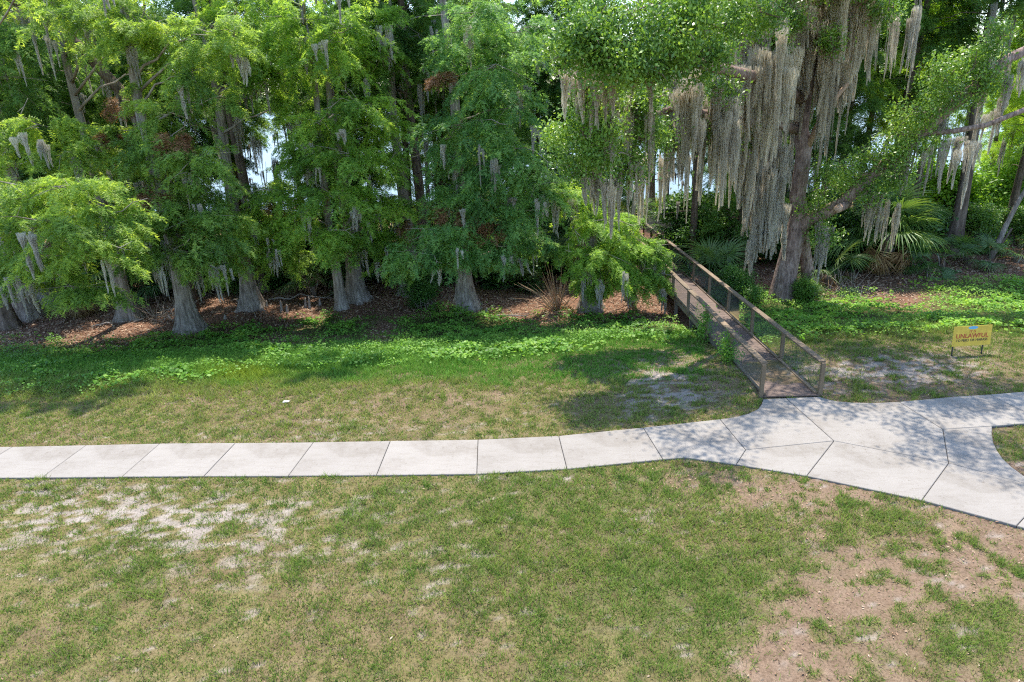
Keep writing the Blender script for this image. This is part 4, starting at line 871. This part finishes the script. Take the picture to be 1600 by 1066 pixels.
gc = g1 + (g2 - g1) * np.clip(u_ * 0.9 + 0.5 * yel - 0.15, 0, 1); dryp = np.clip(0.20 - 0.18 * f_['lush'] + 0.16 * yel[:, 0] + 0.3 * (f_['n2'] - 0.5), 0.03, 0.8); gc = np.where((r.random(n) < dryp)[:, None], g3 * r.uniform(0.75, 1.2, (n, 1)), gc * r.uniform(0.8, 1.2, (n, 1)))
up_ = np.clip(sstep(606, 588, f_['py'] + (f_['n2'] - .5) * 40) * (f_['px'] < 1100), 0, 1)[:, None]; gc = gc + (np.array([0.12, 0.28, 0.03]) * r.uniform(.75, 1.3, (n, 1)) - gc) * up_ * 0.85; yp_ = np.clip(blob(f_['px'], f_['py'], 385, 586, 60, 13) * 1.2, 0, 1)[:, None]; gc = gc + (np.array([0.24, 0.32, 0.03]) - gc) * yp_
gc = gc * (1 - 0.28 * tuft[:, None] * np.array([1, 0.6, 1]))
lawn = obj('lawn_grass', np_mesh('lawn_grass', gv, np.arange(3 * n).reshape(-1, 3), M_grass, False, {'tint': np.repeat(gc, 3, 0)})); tag(lawn, 'thin patchy mown grass, green mixed with straw', 'grass', kind='stuff')
print('blades', n)
# ground-cover weeds
P = sample(380000, -24, 30, 18, 40, r); f_ = fields(P); keep = (r.random(len(P)) < f_['weeds'] * 0.9 * np.where(f_['px'] < 1100, 1, 1.0) * (0.55 + 0.45 * sstep(0.4, 0.55, fbm(P[:, 0], P[:, 1], 2.2, 91, 3)))) & ~near_bw(P[:, 0], P[:, 1], 0.12) & (f_['px'] > -120) & (f_['px'] < 1720)
P = P[keep]; n = len(P); pxx, n1_ = f_['px'][keep], fbm(P[:, 0], P[:, 1], 1.3, 41)
hgt = (0.05 + 0.5 * np.clip(n1_ * 1.6 - 0.35, 0, 1)) * r.uniform(0.3, 1.0, n) ** 0.6; P[:, 2] += hgt; l = (r.uniform(0.035, 0.10, n) + 0.06 * sstep(.5, .6, fbm(P[:, 0], P[:, 1], 0.8, 95, 2)))[:, None]
a = unit(np.stack([r.normal(0, 1, n), r.normal(0, 1, n), r.normal(0, .35, n)], 1)); nr = unit(np.stack([r.normal(0, .45, n), r.normal(0, .45, n), np.ones(n)], 1)); s = unit(np.cross(a, nr))
wv = np.stack([P - a * l * .5, P + s * l * .4, P + a * l * .5, P - s * l * .4], 1).reshape(-1, 3); wf = np.arange(4 * n).reshape(-1, 4)
wl_ = pxx < 1120
for nm, m_, lab in (('ground_cover', wl_, 'band of lush green weeds at the foot of the cypresses'), ('ground_cover', ~wl_, 'sunlit bright green weeds behind the yellow sign')):
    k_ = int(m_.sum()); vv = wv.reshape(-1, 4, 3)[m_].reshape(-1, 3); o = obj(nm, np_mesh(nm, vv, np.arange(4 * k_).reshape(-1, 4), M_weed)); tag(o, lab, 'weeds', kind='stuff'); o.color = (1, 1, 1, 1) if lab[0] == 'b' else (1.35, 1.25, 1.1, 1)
print('weeds', n)
# dry leaf litter
P = sample(260000, -26, 34, 7, 44, r); f_ = fields(P); pr_ = f_['forest'] * 0.8 * (f_['py'] > 330) + f_['dirt'] * 0.3 * (f_['py'] > 520) + 0.35 * blob(f_['px'], f_['py'], 1120, 755, 130, 25) + 0.035 * (f_['py'] > 540)
keep = (r.random(len(P)) < pr_) & (f_['px'] > -100) & (f_['px'] < 1700) & ~on_path(f_['px'], f_['py'], 1) & ~near_bw(P[:, 0], P[:, 1]); P = P[keep]; n = len(P); fo = f_['forest'][keep]
P[:, 2] += r.uniform(0.0, 0.05, n) * (0.3 + fo); l = (r.uniform(0.05, 0.16, n) * (0.45 + 0.75 * fo))[:, None]
a = unit(np.stack([r.normal(0, 1, n), r.normal(0, 1, n), r.normal(0, .3, n)], 1)); nr = unit(np.stack([r.normal(0, .5, n), r.normal(0, .5, n), np.ones(n)], 1)); s = unit(np.cross(a, nr))
lv = np.stack([P - a * l * .5, P + s * l * .2, P + a * l * .5, P - s * l * .2], 1).reshape(-1, 3)
lc = np.array([0.30, 0.17, 0.105]) + (np.array([0.46, 0.36, 0.25]) - np.array([0.30, 0.17, 0.105])) * r.random((n, 1)) ** 1.6; lc *= r.uniform(0.5, 1.2, (n, 1))
o = obj('leaf_litter', np_mesh('leaf_litter', lv, np.arange(4 * n).reshape(-1, 4), M_litter, False, {'tint': np.repeat(lc, 4, 0)})); tag(o, 'reddish-brown dead leaves strewn under the trees and on bare soil', 'leaf litter', kind='stuff')
print('litter', n)

# ------------------------------------------------------------------ small things: fallen sticks, cypress knees, a scrap on the lawn
rs = np.random.default_rng(12)
for (i_, sgn, hh, lab) in ((1, -1, .9, 'green vine climbing a boardwalk post over the weeds edge'), (2, -1, 1.0, 'green vine and weeds climbing the mesh where the deck leaves the ground')):
    q = mid0 + dv * (0.06 + i_ * 2.95) + np.array([-(W / 2 + 0.09), 0, 0]); root = empty('climbing_vine', (q[0], q[1], float(hz(q[0], q[1]))), lab, 'vine'); up__ = q[2] - float(hz(q[0], q[1]))
    mb = MB(); mb.tube([(0, 0, 0), (-.02, .03, up__ * .5 + .2), (0.0, -.02, up__ + hh * .8)], [.012, .01, .006], 5); obj('stem', mb.mesh('stem', M_barkd), root)
    v, f = broad_quads([(np.array([rs.normal(-.03, .05), rs.normal(0, .14), z_]), .12, .2, .16, .12) for z_ in np.linspace(0.1, up__ + hh * .8, 9)], rs, 0.085, 1000); o = obj('foliage', np_mesh('foliage', v, f, M_weed), root); o['kind'] = 'stuff'
STICKS = [((365, 470), (400, 498), 'bare stick leaning by the short-butted cypress'), ((420, 470), (520, 468), 'long fallen branch lying in front of the pale palmetto'), ((770, 497), (825, 496), 'straight pale stick lying beside the golden dead leaf'), ((910, 470), (935, 497), 'broken pale log leaning on splayed cypress roots'), ((150, 510), (200, 505), 'pale driftwood branch lying by the shaggy palm stump'), ((1275, 480), (1330, 478), 'bare grey branch lying at the weeds by the oak'), ((210, 505), (290, 480), 'crooked dead branch beside the thick ribbed cypress'), ((590, 372), (700, 440), None)]
for a_, b_, lab in STICKS:
    if lab is None: continue
    A, B = G(*a_), G(*b_); root = empty('fallen_branch', A, lab, 'branch'); mb = MB(); d = B - A; limb(mb, (0, 0, 0.05), d + np.array([0, 0, 0.07]), 0.05, 0.02, rs, 0.03, 7, 0.08); obj('stem', mb.mesh('stem', M_twig, True), root)
    for i in range(3):
        q = d * rs.uniform(0.3, 0.9); mb = MB(); mb.tube([q + (0, 0, 0.07), q + rs.normal(0, .25, 3) * (1, 1, .3) + (0, 0, .18), q + rs.normal(0, .5, 3) * (1, 1, .3) + (0, 0, .28)], [0.016, 0.011, 0.004], 5); obj('twig', mb.mesh('twig', M_twig), root)
# brush heaps of dead sticks
for (px, py, n_, sz, lab) in ((262, 497, 70, 1.3, 'tangled heap of dead sticks beside the thick ribbed cypress'), (680, 480, 40, 0.9, 'small tangle of dead twigs at the foot of the double-based cypress'), (1320, 458, 60, 1.2, 'tangle of grey dead twigs under the fan palm')):
    root = empty('brush_heap', G(px, py), lab, 'brush'); mb = MB()
    for i in range(n_):
        q = rs.normal(0, sz * .4, 3) * (1, 1, 0) ; d = unit(rs.normal(0, 1, 3) * (1, 1, .8)); d[2] = abs(d[2]); L = rs.uniform(.4, 1.3) * sz; mb.tube([q, q + d * L * .5 + rs.normal(0, .06, 3), q + d * L], [0.014, 0.010, 0.004], 4, False)
    o = obj('sticks', mb.mesh('sticks', M_twig), root); o['kind'] = 'stuff'
for (px, py, h_) in ((440, 486, .55), (449, 488, .4), (478, 480, .5), (484, 482, .6), (417, 480, .35), (500, 478, .4), (760, 490, .3), (352, 500, .3)):
    mb = MB(); mb.tube([(0, 0, -.1), (0.01, 0, h_ * .3), (0.02, 0.01, h_ * .75), (0.02, 0, h_)], [.11, .075, .05, .02], 9); me = mb.mesh('cypress_knee', M_bark, True)
    tag(obj('cypress_knee', me, loc=tuple(G(px, py))), 'small woody cypress knee poking up from the leaf litter', 'root', 'cypress knees in the leaf litter')
p = G(447, 628.5); mb = MB(); mb.v = [(-.10, -.05, 0), (.09, -.07, .012), (.11, .04, 0), (-.06, .06, .02), (0, 0, .035)]; mb.f = [(0, 1, 4), (1, 2, 4), (2, 3, 4), (3, 0, 4), (3, 2, 1, 0)]
tag(obj('paper_scrap', mb.mesh('paper_scrap', M_white), loc=(p[0], p[1], p[2] + 0.02)), 'white crumpled scrap lying alone on the lawn', 'litter')
print('tris', sum(len(m.polygons) * 1.5 for m in bpy.data.meshes))
